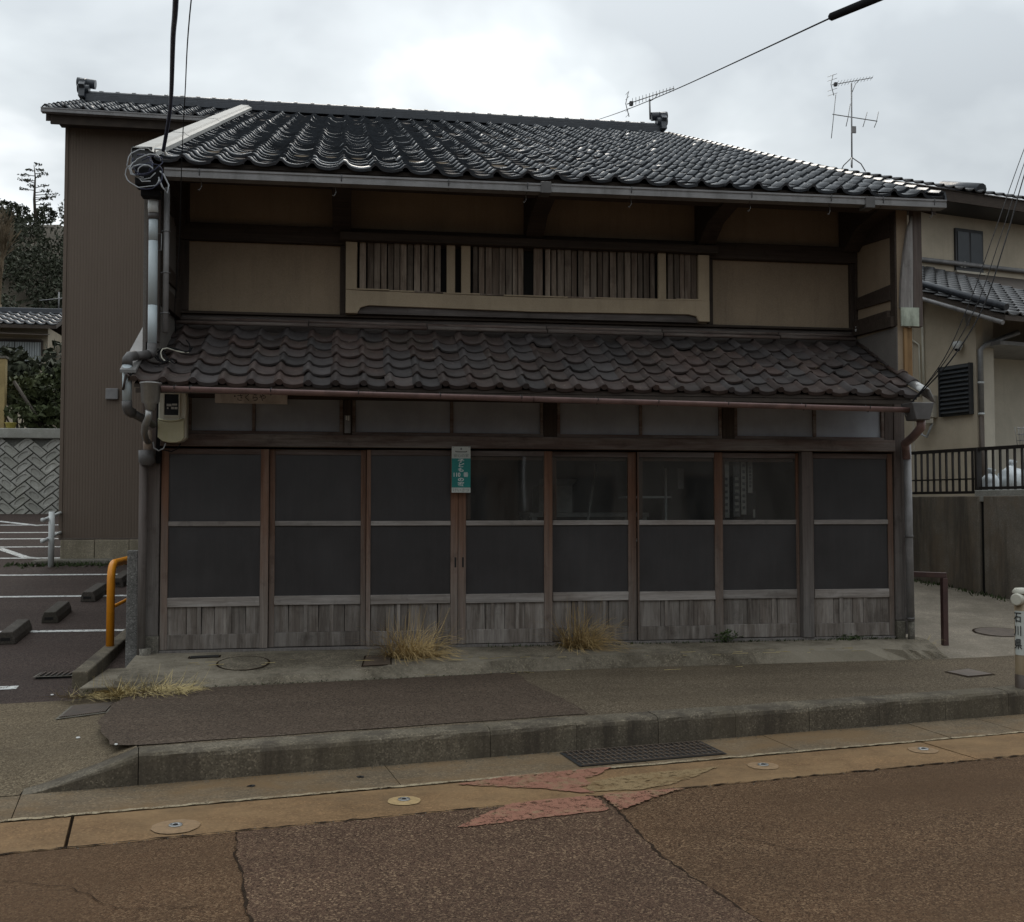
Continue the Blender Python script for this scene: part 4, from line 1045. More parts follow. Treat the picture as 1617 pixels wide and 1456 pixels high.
# coiled service cables and their box at the left eave corner
cb = thing('cable_box', 'dark junction box wrapped in pale cables under the left eave corner', 'cable box', (.05,-.62,4.0))
part('box', G().box(-.06,.15,-.66,-.50,3.86,4.02,.003), MAT['black'], cb, .012)
part('mount', G().box(-.03,.12,-.56,-.45,3.80,3.86), MAT['black'], cb, .01)
for k in range(9):
    a = random.uniform(0,6.28); pts = []
    cx0, cz0, rx, rz = .035+random.uniform(-.03,.03), 3.98+random.uniform(-.06,.05), random.uniform(.07,.15), random.uniform(.05,.13)
    tl = random.uniform(-.6,.6)
    for q in range(13):
        an = a + q*random.uniform(.30,.40); px_ = rx*math.cos(an); pz_ = rz*math.sin(an)
        pts.append((cx0+px_*math.cos(tl)-pz_*math.sin(tl), -.70+random.uniform(-.012,.012)-.004*k, cz0+px_*math.sin(tl)+pz_*math.cos(tl)))
    part('cable_loop', G().tube(pts, .0046, 6), MAT['whitecable' if k % 2 == 0 else 'bluecable'], cb)
part('cable_loop', G().tube([(.13,-.66,3.93),(.16,-.67,3.85),(.20,-.66,3.80),(.21,-.66,3.87),(.17,-.67,3.95),(.14,-.66,3.98)], .007, 6), MAT['whitecable'], cb)
part('clamp', G().tube([(.10,-.68,4.115),(.105,-.70,4.15),(.18,-.71,4.145),(.19,-.69,4.10)], .010, 6), MAT['whitepaint'], cb)
tw2 = thing('cable_tangle', 'black wires tangled over the tiles at the left end of the lower roof', 'cables', (.15,-.5,2.5))
for k in range(6):
    p0 = Vector((random.uniform(.0,.14), -.62+.05*k, LZ(-.6+.05*k)+.07)); pts = []
    for q in range(9):
        pts.append((p0.x + .06 + .10*math.sin(q*.5+k) + .008*q, p0.y + .028*q + random.uniform(-.01,.01), LZ(p0.y+.028*q)+.07+.035*math.sin(q*.9+k*1.3)))
    part('wire', G().tube(pts, .006, 5), MAT['black' if k != 3 else 'beige'], tw2)

# electricity meter
mt = thing('electricity_meter', 'beige electricity meter box with a glass window by the left corner post', 'meter', (.19,-.10,1.80), None)
part('case', G().prism([(.068,1.835),(.105,1.808),(.15,1.797),(.22,1.797),(.265,1.808),(.300,1.835),(.300,2.185),(.292,2.228),(.078,2.232),(.068,2.19)], -.155, -.04, 'y'), MAT['beige'], mt, .008)
part('lower_cover', G().prism([(.066,1.84),(.105,1.806),(.15,1.794),(.215,1.794),(.255,1.806),(.285,1.835),(.283,1.985),(.22,1.970),(.14,1.970),(.066,1.985)], -.172, -.156, 'y'), MAT['beige_low'], mt, .005)
part('cover_lip', G().tube([(.068,-.165,1.995),(.12,-.17,1.982),(.17,-.172,1.978),(.22,-.17,1.982),(.283,-.165,1.996)], .008, 8), MAT['beige_low'], mt)
wf = part('window_frame', G().box(.105,.245,-.164,-.156,2.015,2.028).box(.105,.245,-.164,-.156,2.210,2.222).box(.105,.116,-.164,-.156,2.0285,2.2095).box(.234,.245,-.164,-.156,2.0285,2.2095), MAT['beige'], mt)
part('glass', G().box(.117,.233,-.158,-.1555,2.029,2.209), MAT['winglass'], wf)
for x0,x1,z0,z1 in ((.135,.175,2.105,2.125),(.18,.222,2.112,2.128),(.138,.15,2.082,2.096),(.172,.195,2.08,2.10),(.20,.225,2.08,2.10)):
    part('dial_label', G().box(x0,x1,-.1595,-.1582,z0,z1), MAT['paper'], wf)
part('lead_wire', G().tube([(.02,-.12,1.80),(.03,-.13,1.75),(.07,-.135,1.725),(.11,-.13,1.745),(.125,-.12,1.79)], .006, 6), MAT['whitecable'], mt)
part('lead_wire', G().tube([(.10,-.10,1.735),(.17,-.10,1.72),(.22,-.10,1.745),(.245,-.10,1.79)], .006, 6), MAT['black'], mt)
part('backing_board', G().box(.03,.066,-.03,-.002,1.62,2.2), MAT['black'], mt)

# writing: helper
def text(body, size, loc, m, parent, sx=1.0, rotz=0.0, bold=0.0, name='lettering', extrude=.0006, rotx=90, sy=1.0):
    c = bpy.data.curves.new(name, 'FONT'); c.body = body; c.size = size; c.align_x = 'CENTER'; c.align_y = 'CENTER'; c.extrude = extrude; c.offset = bold
    tmp = bpy.data.objects.new('temporary', c); COL.objects.link(tmp)
    me = bpy.data.meshes.new_from_object(tmp.evaluated_get(bpy.context.evaluated_depsgraph_get())); bpy.data.objects.remove(tmp); me.name = name
    me.materials.clear(); me.materials.append(m)
    o = bpy.data.objects.new(name, me); COL.objects.link(o); o.location = loc; o.rotation_euler = (R(rotx), 0, rotz); o.scale = (sx,sy,1)
    o.parent = parent
    if parent.type == 'EMPTY': o.matrix_parent_inverse = Matrix.Translation(-parent.location)
    return o
ss = thing('name_board', 'dirty white board lettered さくらや under the pink gutter', 'shop sign', (.83,-.04,2.17))
part('board', G().hexa([(.522,-.055,2.152),(1.139,-.055,2.148),(1.139,-.005,2.148),(.522,-.005,2.152),(.522,-.055,2.290),(1.139,-.055,2.286),(1.139,-.005,2.286),(.522,-.005,2.290)]), MAT['signwhite'], ss, .003)
text('さくらや', .070, (.83,-.0562,2.196), MAT['ink'], ss, .92)
part('mark', G().lathe([(.007,0),(.007,-.002),(0,-.002)], (.690,-.0555,2.210), 10, 'y'), MAT['ink'], ss)
gs = thing('safety_sign', 'green and white sign 子ども110番の家 fixed on the middle door post', 'sign', (2.675,-.03,1.37))
part('plate', G().box(2.590,2.760,-.052,-.048,1.372,1.787), MAT['signpaper'], gs, .0015)
part('green_field', G().box(2.5905,2.7595,-.0535,-.0522,1.418,1.680), MAT['green'], gs)
for i, ch in enumerate('子ども'): text(ch, .048, (2.673,-.0545,1.657-.0415*i), MAT['whiteletter'], gs, 1.25, bold=.0011, sy=.80)
text('110', .050, (2.634,-.0545,1.531), MAT['whiteletter'], gs, .92, bold=.0013, sy=1.0)
text('番', .046, (2.717,-.0545,1.531), MAT['whiteletter'], gs, 1.05, bold=.0004, sy=1.0)
text('の', .048, (2.673,-.0545,1.488), MAT['whiteletter'], gs, 1.25, bold=.0011, sy=.80)
text('家', .050, (2.673,-.0545,1.446), MAT['whiteletter'], gs, 1.3, bold=.0004, sy=.85)
text('けいさつ', .034, (2.675,-.0545,1.394), MAT['greyletter'], gs, 1.1)
text('安心の家', .032, (2.675,-.0545,1.703), MAT['greyletter'], gs, 1.1)
part('emblem', G().prism([(2.622,1.748),(2.635,1.742),(2.715,1.742),(2.728,1.748),(2.728,1.738),(2.712,1.735),(2.638,1.735),(2.622,1.740)], -.0535, -.0522, 'y'), MAT['ink'], gs)
part('emblem', G().prism([(2.668,1.765),(2.675,1.777),(2.682,1.765),(2.688,1.765),(2.675,1.758),(2.662,1.765)], -.0535, -.0522, 'y'), MAT['ink'], gs)
for x in (2.605,2.745): part('screw', G().lathe([(.004,0),(.003,-.002),(0,-.002)], (x,-.0525,1.778), 8, 'y'), MAT['metal'], gs)
sw = thing('lamp_switch', 'small white switch on a grey plate between the transom windows', 'switch', (1.655,-.02,1.9))
part('plate', G().box(1.638,1.690,-.018,-.011,1.90,2.06), MAT['metal'], sw, .003)
part('rocker', G().box(1.648,1.662,-.034,-.0185,2.015,2.055), MAT['whitepaint'], sw, .004); part('rocker', G().box(1.666,1.680,-.034,-.0185,2.010,2.055), MAT['whitepaint'], sw, .004)

# things dimly seen inside through the clear panes
def chair(x, y, rz, lab):
    t_ = thing('metal_chair', lab, 'chair', (x,y,-.05), 'chairs stored inside the shop'); ca, sa = math.cos(rz), math.sin(rz)
    W = lambda a,b,c: (x+a*ca-b*sa, y+a*sa+b*ca, c-.05)
    part('seat', G().hexa([W(-.2,-.2,.43),W(.2,-.2,.43),W(.2,.2,.43),W(-.2,.2,.43),W(-.2,-.2,.46),W(.2,-.2,.46),W(.2,.2,.46),W(-.2,.2,.46)]), MAT['papergrey'], t_)
    part('backrest', G().tube([W(-.19,.19,.3),W(-.19,.24,.85),W(.19,.24,.85),W(.19,.19,.3)], .013, 6), MAT['whitepaint'], t_)
    for a in (-.19,.19):
        for b in (-.19,.19): part('leg', G().tube([W(a,b,.43),W(a*1.1,b*1.1,0)], .012, 6), MAT['whitepaint'], t_)
tb = thing('shop_table', 'pale wooden table standing inside the shop behind the clear panes', 'table', (3.9,1.4,-.05))
part('top', G().box(3.5,4.75,1.1,1.8,1.14,1.18), MAT['paper'], tb)
for x in (3.55,4.7):
    for y in (1.15,1.75): part('leg', G().box(x-.03,x+.03,y-.03,y+.03,-.05,1.138), MAT['paper'], tb)
bx = thing('carton', 'pale carton on the table behind the fifth door', 'box', (3.75,1.3,1.18)); part('box', G().box(3.6,3.95,1.15,1.5,1.182,1.46), MAT['paper'], bx); part('flap', G().hexa([(3.6,1.15,1.461),(3.95,1.15,1.461),(3.95,1.15,1.464),(3.6,1.15,1.464),(3.58,1.0,1.52),(3.97,1.0,1.52),(3.97,1.0,1.523),(3.58,1.0,1.523)]), MAT['paper'], bx)
pl_ = thing('leaning_pole', 'thin pale pole leaning in the shop behind the fifth door', 'pole', (4.15,.8,-.05)); part('shaft', G().tube([(3.98,.7,.9),(4.14,.9,1.66)], .012, 6), MAT['paper'], pl_)
shf = thing('steel_shelf', 'pale frame of a shelf inside the shop behind the sixth door', 'shelf', (4.7,.9,-.05))
for x in (4.45,4.80): part('upright', G().box(x,x+.02,.7,.72,-.05,1.63), MAT['whitepaint'], shf)
part('shelf_board', G().box(4.40,4.86,.69,1.0,1.33,1.35), MAT['whitepaint'], shf); part('shelf_board', G().box(4.40,4.86,.69,1.0,.9,.92), MAT['whitepaint'], shf)
hang = thing('hanging_paper', 'grey paper hanging behind the sixth door', 'paper', (4.9,.5,1.3)); part('sheet', G().box(4.87,4.93,.5,.503,1.42,1.62), MAT['papergrey'], hang)
for i, (x, w_, z0, m) in enumerate(((5.24,.075,1.14,'paper'),(5.355,.065,1.15,'papergrey'),(5.43,.05,1.17,'paper'),(5.50,.045,1.38,'paper'))):
    t_ = thing('paper_strip', ('wide pale paper strip nearest the sixth door post','grey printed strip between two pale strips','narrow pale strip long down the pane','short pale strip ending above the dark box')[i] + ' behind the seventh door', 'poster', (x,.18,z0), 'paper strips hanging inside the seventh door')
    part('sheet', G().box(x-w_/2,x+w_/2,.18+.01*i,.183+.01*i,z0,1.70), MAT[m], t_)
    for k in range(6 if i != 2 else 9):
        z = z0+.05+k*(.55-z0+1.14)/9
        if z < 1.66: part('mark', G().box(x-w_*.28,x+w_*.28,.178+.01*i,.1795+.01*i,z,z+.028), MAT['papergrey' if m == 'paper' else 'paper'], t_)
dk = thing('dark_case', 'small dark case standing behind the seventh door under the strips', 'case', (5.5,.3,1.1)); part('case', G().box(5.44,5.56,.22,.4,.9,1.40), MAT['black'], dk); part('clasp', G().box(5.53,5.55,.214,.2195,1.14,1.22), MAT['paper'], dk)
# ------------------------------------------------------------------ brown clad rear wing on the left
ax = thing('rear_annex', 'tall brown ribbed metal clad building with a tiled roof behind the shop house', 'building', (-1.2, 6.4, .47))
AY = 6.4; AX0 = -2.38
g = G(); xs = []; x = AX0
while x < .0:
    xs += [(x,0.0),(x+.020,0.0),(x+.025,.0022),(x+.035,.0022)]; x += .040
vs = [(a,AY+b,.785) for a,b in xs] + [(a,AY+b,UZ(AY)-.10) for a,b in xs]; n = len(xs)
g.add(vs, [(k,k+1,n+k+1,n+k) for k in range(n-1)]); part('cladding', g, MAT['clad'], ax)
part('side_wall', G().box(AX0,AX0+.10,AY+.02,10,.785,UZ(AY)-.1), MAT['clad'], ax)
part('corner_trim', G().box(AX0-.012,AX0+.035,AY-.012,AY+.02,.78,UZ(AY)-.1), MAT['clad'], ax, .003)
part('base_trim', G().box(AX0,.0,AY-.014,AY+.02,.765,.784), MAT['dkbrown'], ax)
g = G(); random.seed(21)
for i in range(5):
    a, b = lerp(AX0+.02,0,i/5), lerp(AX0+.02,0,(i+1)/5); part('foundation_stone', G().box(a+.003,b-.003,AY-.03,AY+.1,.40,.762,.006), MAT['found'], ax, .012)
part('footing', G().box(AX0-.24,.0,AY-.50,AY-.02,.30,zlot(6)+.045,.01), MAT['concrete'], ax, .02)
ar = part('roof', G().prism([(6.02,UZ(6.02)-.09),(8.2,UZ(8.2)-.09),(8.2,UZ(8.2)-.03),(6.02,UZ(6.02)-.03)], -2.56, -.07, 'x'), MAT['underroof'], ax)
part('fascia', G().box(-2.50,-.1,6.02,6.06,UZ(6.02)-.24,UZ(6.02)-.09), MAT['underroof'], ax)
part('soffit', G().box(-2.45,-.1,6.06,6.42,UZ(6.02)-.16,UZ(6.02)-.13), MAT['underroof'], ax)
part('barge_board', G().prism([(6.02,UZ(6.02)-.21),(8.2,UZ(8.2)-.21),(8.2,UZ(8.2)-.09),(6.02,UZ(6.02)-.09)], -2.56, -2.51, 'x'), MAT['underroof'], ax)
half_gutter('gutter', -2.60, -.1, 5.95, UZ(6.0)-.045, UZ(6.0)-.06, .05, MAT['gutter'], ax, box=True)
for r_ in range(10):
    for c in range(10):
        y = 5.97 + r_*exu*math.cos(SU); x = -2.60 + c*.2545
        link('roof_tile', tmu, None, ar, (x+random.gauss(0,.003), y, UZ(y)+random.gauss(0,.003)), (SU+random.gauss(0,.01),random.gauss(0,.012),0))
ridge(-2.52, -.003, 8.2, UZ(8.2), ax, 10, [(-2.52,-1)])
vb = part('vent_cover', G().box(-1.775,-1.60,AY-.05,AY-.002,2.775,2.935), MAT['gutter'], ax, .012)

# ------------------------------------------------------------------ car park furniture
kbk = thing('kerb_block', 'mossy concrete kerb blocks at the car park edge under the orange barrier', 'kerb block', (-.43,.5,-.2))
for a, b in ((-.60,.55),(.56,1.75),(1.76,2.95)):
    z = lambda y: -.065 + .055*(y+.6); g = G()
    g.hexa([(-.505,a,-.4),(-.36,a,-.4),(-.36,b,-.4),(-.505,b,-.4),(-.492,a,z(a)),(-.372,a,z(a)),(-.372,b,z(b)),(-.492,b,z(b))]); part('block', g, MAT['kerb'], kbk, .012)
ob = thing('barrier', 'orange tubular hoop barrier on the kerb block at the car park', 'barrier', (-.43,.52,-.02))
pts = [(-.435,.50,-.03),(-.435,.50,.60)] + [(-.435,.50+.13*(1-math.cos(a)),.60+.13*math.sin(a)) for a in (R(22),R(45),R(68),R(90))] + [(-.435,2.2,.73)] + [(-.435,2.2+.13*math.sin(a),.60+.13*math.cos(a)) for a in (R(22),R(45),R(68),R(90))] + [(-.435,2.33,.06)]
part('hoop', G().tube(pts, .036, 16), MAT['orange'], ob)
part('cross_bar', G().tube([(-.435,.52,.335),(-.435,2.32,.36)], .016, 10), MAT['orange'], ob)
gp = thing('granite_post', 'square granite marker post beside the house corner', 'post', (-.17,.10,-.12))
part('shaft', G().hexa([(-.218,.06,-.2),(-.118,.06,-.2),(-.118,.15,-.2),(-.218,.15,-.2),(-.214,.065,.868),(-.124,.065,.868),(-.124,.145,.868),(-.214,.145,.868)]), MAT['granite'], gp, .008)
struct('house_side_strip', G().box(-.35,-.05,-.98,8,-.4,-.135,.004), MAT['plinth'])
st0 = thing('wheel_stop', 'low concrete wheel stop nearest the road in the car park', 'wheel stop', (0,0,0), 'concrete wheel stops in the car park')
sg = G().prism([(-.085,0),(.085,0),(.078,.055),(.055,.115),(-.055,.115),(-.078,.055)], 0, .60, 'y')
part('block', sg, MAT['stop'], st0, .008, world=False); part('slot', G().box(-.05,.035,-.004,.02,.035,.062), MAT['dark'], st0, world=False)
spots = [(-1.47,1.02,'low concrete wheel stop nearest the road in the car park'),(-1.33,1.95,'wheel stop second from the road, just behind the nearest one'),(-1.22,3.08,'wheel stop third from the road, half behind the orange barrier'),(-1.10,4.0,'wheel stop farthest back, seen behind the orange barrier')]
for i, (x, y, lab) in enumerate(spots):
    o = st0 if i == 0 else copy_tree(st0); o.location = (x, y, zlot(y)); o.rotation_euler = (math.atan(.1), 0, R(random.uniform(-3,3))); o['label'] = lab
pr_ = thing('pipe_rail', 'white pipe guard rail in front of the brown building', 'guard rail', (-2.29,5.6,.42))
part('post', G().tube([(-2.29,5.65,.40),(-2.29,5.65,1.17)], .040, 14), MAT['whitepaint'], pr_)
for z in (1.08,.80):
    part('rail', G().tube([(-2.335,5.42,z-.02),(-2.36,6.2,z+.05),(-2.46,9.0,z+.32)], .022, 10), MAT['whitepaint'], pr_)
    part('rail_end', G().lathe([(0,-.03),(.03,-.02),(.034,0),(.03,.02),(0,.03)], (-2.335,5.40,z-.02), 10), MAT['whitepaint'], pr_)

# retaining wall of diagonal blocks
rw = thing('retaining_wall', 'pale retaining wall of diagonal concrete blocks behind the car park', 'wall', (-5,12.2,1.07))
part('backing', G().hexa([(-14,12.24,.8),(2,12.24,.8),(2,13.4,.8),(-14,13.4,.8),(-14,12.55,2.56),(2,12.55,2.56),(2,13.4,2.56),(-14,13.4,2.56)]), MAT['blockback'], rw)
part('coping', G().box(-14,2,12.44,13.4,2.565,2.76,.003), MAT['block'], rw, .015)
yf = lambda z: 12.24 + (z-.8)*(.31/1.76)
AB = .185                        # herringbone unit: every block is two units long and one wide, laid at 45 degrees
def block_mesh(vert):
    n = 12; g = G(); L, H = AB-.006, AB/2-.006
    def P(p, q, d):
        if vert: p, q = -q, p
        return ((p-q)*.7071, -d, (p+q)*.7071*.86)
    ringo = []
    for k in range(n):
        a = 2*math.pi*(k+.5)/n; c_, s_ = math.cos(a), math.sin(a); m_ = max(abs(c_),abs(s_)); ringo.append((L*c_/m_, H*s_/m_))
    vs = [P(p,q,0) for p,q in ringo] + [P(p*.96,q*.93,.04) for p,q in ringo] + [P(.72*L*math.cos(2*math.pi*(k+.5)/n),.70*H*math.sin(2*math.pi*(k+.5)/n),.04) for k in range(n)] + [P(.62*L*math.cos(2*math.pi*(k+.5)/n),.56*H*math.sin(2*math.pi*(k+.5)/n),.026) for k in range(n)]
    fs = [(r_*n+k,r_*n+(k+1)%n,(r_+1)*n+(k+1)%n,(r_+1)*n+k) for r_ in range(3) for k in range(n)] + [tuple(3*n+k for k in range(n))]
    me = mesh_of('wall_block', g.add(vs, fs)); me.materials.append(MAT['block']); return me
bmA, bmB = block_mesh(False), block_mesh(True)
for i in range(-40, 60):
    for j in range(-40, 60):
        k = (i-j) % 4
        if k == 0: cx, cy, vert = (i+1)*AB, (j+.5)*AB, False
        elif k == 2: cx, cy, vert = (i+.5)*AB, j*AB, True
        else: continue
        x, z = -5.2 + (cx-cy)*.7071, 1.6 + (cx+cy)*.7071*.86
        if not (-8.6 < x < -2.6 and .92 < z < 2.47): continue
        link('wall_block', bmB if vert else bmA, None, rw, (x, yf(z)-.010+random.uniform(-.004,.004), z), (-math.atan(.31/1.76),0,0))
tw3 = thing('garden_wall', 'ochre yellow garden wall above the block wall', 'wall', (-5.9,13.0,2.76)); part('wall', G().box(-7.6,-5.14,13.0,13.15,2.76,4.20), MAT['ochrewall'], tw3, .01); part('coping', G().box(-7.62,-5.12,12.98,13.17,4.202,4.25), MAT['concrete'], tw3)
pt = thing('planter', 'small yellow planter tub on top of the block wall', 'planter', (-4.93,12.72,2.76)); part('tub', G().lathe([(0,.002),(.08,.002),(.105,.115),(.115,.115),(.115,.125),(.098,.125),(.09,.09),(0,.09)], (-4.93,12.72,2.76), 14), MAT['yellow'], pt)
struct('hill_terrace', G().hexa([(-30,12.9,.5),(2.5,12.9,.5),(2.5,34,.5),(-30,34,.5),(-30,12.9,2.74),(2.5,12.9,2.74),(2.5,34,4.2),(-30,34,4.2)]), MAT['soil'])

# house on the hillside
hh = thing('hillside_house', 'cream house with grey tiled roof and barred window on the slope at far left', 'house', (-8,22,3.2))
part('wall', G().box(-11,-6.2,20.0,22.0,2.6,5.95), MAT['cream'], hh)
part('side_bay', G().box(-6.19,-4.6,20.8,22,2.6,5.60), MAT['cream2'], hh)
rf = part('roof', G().prism([(19.45,5.84),(21,6.42),(22.55,5.84),(22.55,5.94),(21,6.52),(19.45,5.94)], -11.4, -5.85, 'x'), MAT['underroof'], hh)
for r_ in range(5):
    for c in range(21):
        y = 19.43 + r_*.30; z = 5.94 + (y-19.45)*.374
        link('roof_tile', tmu, None, rf, (-11.4+c*.2635, y, z+.03), (math.atan(.384),0,0))
part('ridge_course', G().box(-11.4,-5.85,20.86,21.14,6.47,6.62), MAT['ridge'], hh, .02)
rf2 = part('lean_to_roof', G().prism([(20.2,5.46),(22,6.05),(22,6.15),(20.2,5.56)], -5.84, -4.3, 'x'), MAT['underroof'], hh)
for r_ in range(6):
    for c in range(6): link('roof_tile', tmu, None, rf2, (-5.86+c*.2635, 20.18+r_*.3, 5.58+r_*.098), (math.atan(.33),0,0))
wn_ = part('window', G().box(-7.7,-6.31,19.93,19.998,4.98,5.60), MAT['dkbrown'], hh)
for x0, x1 in ((-7.65,-7.02),(-6.98,-6.36)): part('pane', G().box(x0,x1,19.90,19.929,5.04,5.54), MAT['whitepane'], wn_)
for k in range(22): x = -7.66+k*.062; part('bar', G().box(x,x+.010,19.80,19.812,4.98,5.58), MAT['darkmetal'], wn_)
part('bar_rail', G().box(-7.72,-6.30,19.79,19.815,4.95,4.98), MAT['dkbrown'], wn_); part('bar_rail', G().box(-7.72,-6.30,19.79,19.815,5.583,5.61), MAT['dkbrown'], wn_)
part('awning', G().hexa([(-8.2,19.4,5.70),(-6.15,19.4,5.66),(-6.15,20,5.76),(-8.2,20,5.78),(-8.2,19.4,5.72),(-6.15,19.4,5.68),(-6.15,20,5.78),(-8.2,20,5.80)]), MAT['dkbrown'], hh)
ah = part('roof_antenna', G().tube([(-6.2,21.0,6.55),(-6.2,21.0,7.1)], .02, 6).tube([(-6.7,21.0,6.85),(-5.8,20.9,6.95)], .014, 5), MAT['metal'], hh)

# ------------------------------------------------------------------ foliage
def leaf_cloud(n, centre, radii, size, g, dens=1.0, seed=0, shape=None, shell=.55):
    r = np.random.default_rng(seed)
    d = r.normal(size=(n,3)); d /= np.linalg.norm(d,axis=1)[:,None]
    p = np.array(centre) + d*(shell + (1-shell)*r.random(n)**.6)[:,None]*np.array(radii)
    a = r.normal(size=(n,3)); a /= np.linalg.norm(a,axis=1)[:,None]
    b = np.cross(a, r.normal(size=(n,3))); b /= np.linalg.norm(b,axis=1)[:,None]
    s = (size*r.uniform(.5,1.3,n))[:,None]
    q = np.stack([p-a*s, p+b*s*.45, p+a*s, p-b*s*.45], 1).reshape(-1,3)
    k = len(g.v); g.v += [tuple(v) for v in q.tolist()]; g.f += [(k+4*i,k+4*i+1,k+4*i+2,k+4*i+3) for i in range(n)]; g.sm += [False]*n
    return g
def crown(name, parent, m, blobs, n, size, seed):
    g = G()
    for i, (c, rr) in enumerate(blobs): leaf_cloud(n, c, rr, size, g, seed=seed*100+i)
    me = bpy.data.meshes.new(name); me.from_pydata(g.v, [], g.f); me.update()
    return link(name, me, m, parent)
def bush(label, base, w_, h_, seed, m='bushleaf', n=260, size=.09, name='shrub', group=None, stems=True):
    r = random.Random(seed); t_ = thing(name, label, 'shrub', base, group); bl = []
    for k in range(7):
        a = r.uniform(0,6.28); rr = r.uniform(.0,.5)*w_; bl.append(((base[0]+rr*math.cos(a), base[1]+rr*math.sin(a)*.6, base[2]+h_*r.uniform(.3,.8)), (w_*r.uniform(.25,.42), w_*r.uniform(.25,.4), h_*r.uniform(.18,.30))))
    crown('foliage', t_, MAT[m], bl, n//2, size, seed)
    g = G()
    for k in range(5):
        b = bl[k][0]; g.tube([(base[0]+r.uniform(-.06,.06),base[1],base[2]-.05),((base[0]+b[0])/2+r.uniform(-.1,.1),(base[1]+b[1])/2,lerp(base[2],b[2],.5)),b], [.025,.016,.006], 5)
    part('stem', g, MAT['trunk'], t_); return t_
bush('loose green shrub above the block wall beside the ochre wall', (-4.7,13.7,2.75), 1.0, 1.35, 3)
bush('green shrub at the edge of the brown building above the block wall', (-3.9,13.4,2.75), 1.1, 1.5, 4)
bush('low green shrub trailing over the coping of the block wall', (-4.3,13.1,2.72), 1.3, .55, 5, n=300)
bush('dark shrub behind the ochre wall under the barred window', (-5.6,15.5,2.85), 1.5, 1.9, 6, 'forest', 360, .12)
bush('dark tall shrub under the hillside house', (-4.4,17.0,2.9), 1.8, 2.4, 8, 'forest', 420, .13)
lean = thing('leaning_stake', 'bare wooden stake leaning among the shrubs above the block wall', 'stake', (-4.85,13.05,2.75)); part('shaft', G().tube([(-4.35,13.0,2.76),(-5.0,13.1,3.75)], .035, 7), MAT['trunk'], lean)

# wooded hill
def hillz(x, y): return 3.0 + 14.2*max(0, min(1,(y-28)/26))**.85 * (1 - .0035*max(0,x+10)**1.5 if x > -10 else 1) + .35*math.sin(x*.3) 
rows = [[(x,y,hillz(x,y)) for x in range(-70, 40, 5)] for y in (27,31,35,39,43,47,51,55,62,80)]
for row in rows:
    for i,(x,y,z) in enumerate(row):
        f = max(.02, min(1, (8 - x)/20)); row[i] = (x, y, 2.0+(z-2.0)*f)
struct('hill', grid_sheet(rows), MAT['soil'])
g = G(); r = np.random.default_rng(5); cnt = 0
for k in range(240):
    x = r.uniform(-30, -4); y = r.uniform(29, 55); f = max(.02,min(1,(8-x)/20)); z = 2.0+(hillz(x,y)-2.0)*f
    s = r.uniform(1.0,1.9)
    if y > 48: s *= .62
    leaf_cloud(620, (x,y,z+s*.55), (s*1.0,s*.9,s*.8), .105, g, seed=1000+k, shell=.6)
me = bpy.data.meshes.new('hill_forest'); me.from_pydata(g.v, [], g.f); me.update()
o = link('hill_forest', me, MAT['forest']); tag(o, 'dense dark evergreen wood covering the hill at far left', 'forest', kind='stuff')
# lone thin pine on the crest
pn_ = thing('pine_tree', 'thin open pine standing on the wooded hill crest at far left', 'tree', (-15.0,50,16.4))
tk = G().tube([(-14.9,50,16.2),(-15.0,50,17.6),(-14.97,50,18.8),(-15.05,50,19.45)], [.09,.07,.04,.015], 6); part('trunk', tk, MAT['trunk'], pn_)
gb = G(); gl = G(); rr_ = random.Random(4)
for k in range(17):
    z = 17.3 + k*.13; L = (1.25-.055*k)*rr_.uniform(.5,1.2); a = rr_.choice((0,3.14)) + rr_.uniform(-.9,.9); e = Vector((-15+L*math.cos(a), 50+L*math.sin(a)*.6, z+rr_.uniform(-.05,.3)))
    gb.tube([(-14.98,50,z),e], [.025,.008], 4)
    for q in range(3): leaf_cloud(9, tuple(Vector((-14.98,50,z)).lerp(e, .6+.2*q)), (.20,.2,.07), .085, gl, seed=k*7+q, shell=.2)
part('branch', gb, MAT['trunk'], pn_, kind='stuff')
me = bpy.data.meshes.new('crown'); me.from_pydata(gl.v, [], gl.f); link('crown', me, MAT['forest'], pn_)
# bare pale tree at the left border
bt = thing('bare_tree', 'pale leafless tree in front of the hill at the left border', 'tree', (-9.3,26,3.6)); gb = G()
rr_ = random.Random(9)
def grow(p, d, L, r_, lv):
    q = p + d*L; gb.tube([p, p.lerp(q,.5)+Vector((rr_.uniform(-.04,.04),0,rr_.uniform(-.04,.04)))*L, q], [r_, r_*.8, r_*.6], 4, False)
    if lv == 0: return
    for k in range(5 if lv > 1 else 6):
        nd = (d*1.0 + Vector((rr_.uniform(-.5,.5), rr_.uniform(-.5,.5), rr_.uniform(.0,.45)))).normalized()
        grow(p.lerp(q, rr_.uniform(.35,1.0)), nd, L*rr_.uniform(.55,.8), r_*.6, lv-1)
part('trunk', G().tube([(-9.35,26,3.4),(-9.3,26,7.6)], [.16,.10], 8), MAT['twig'], bt)
grow(Vector((-9.3,26,7.4)), Vector((.05,0,1)), 1.5, .07, 4); part('crown', gb, MAT['twig'], bt)

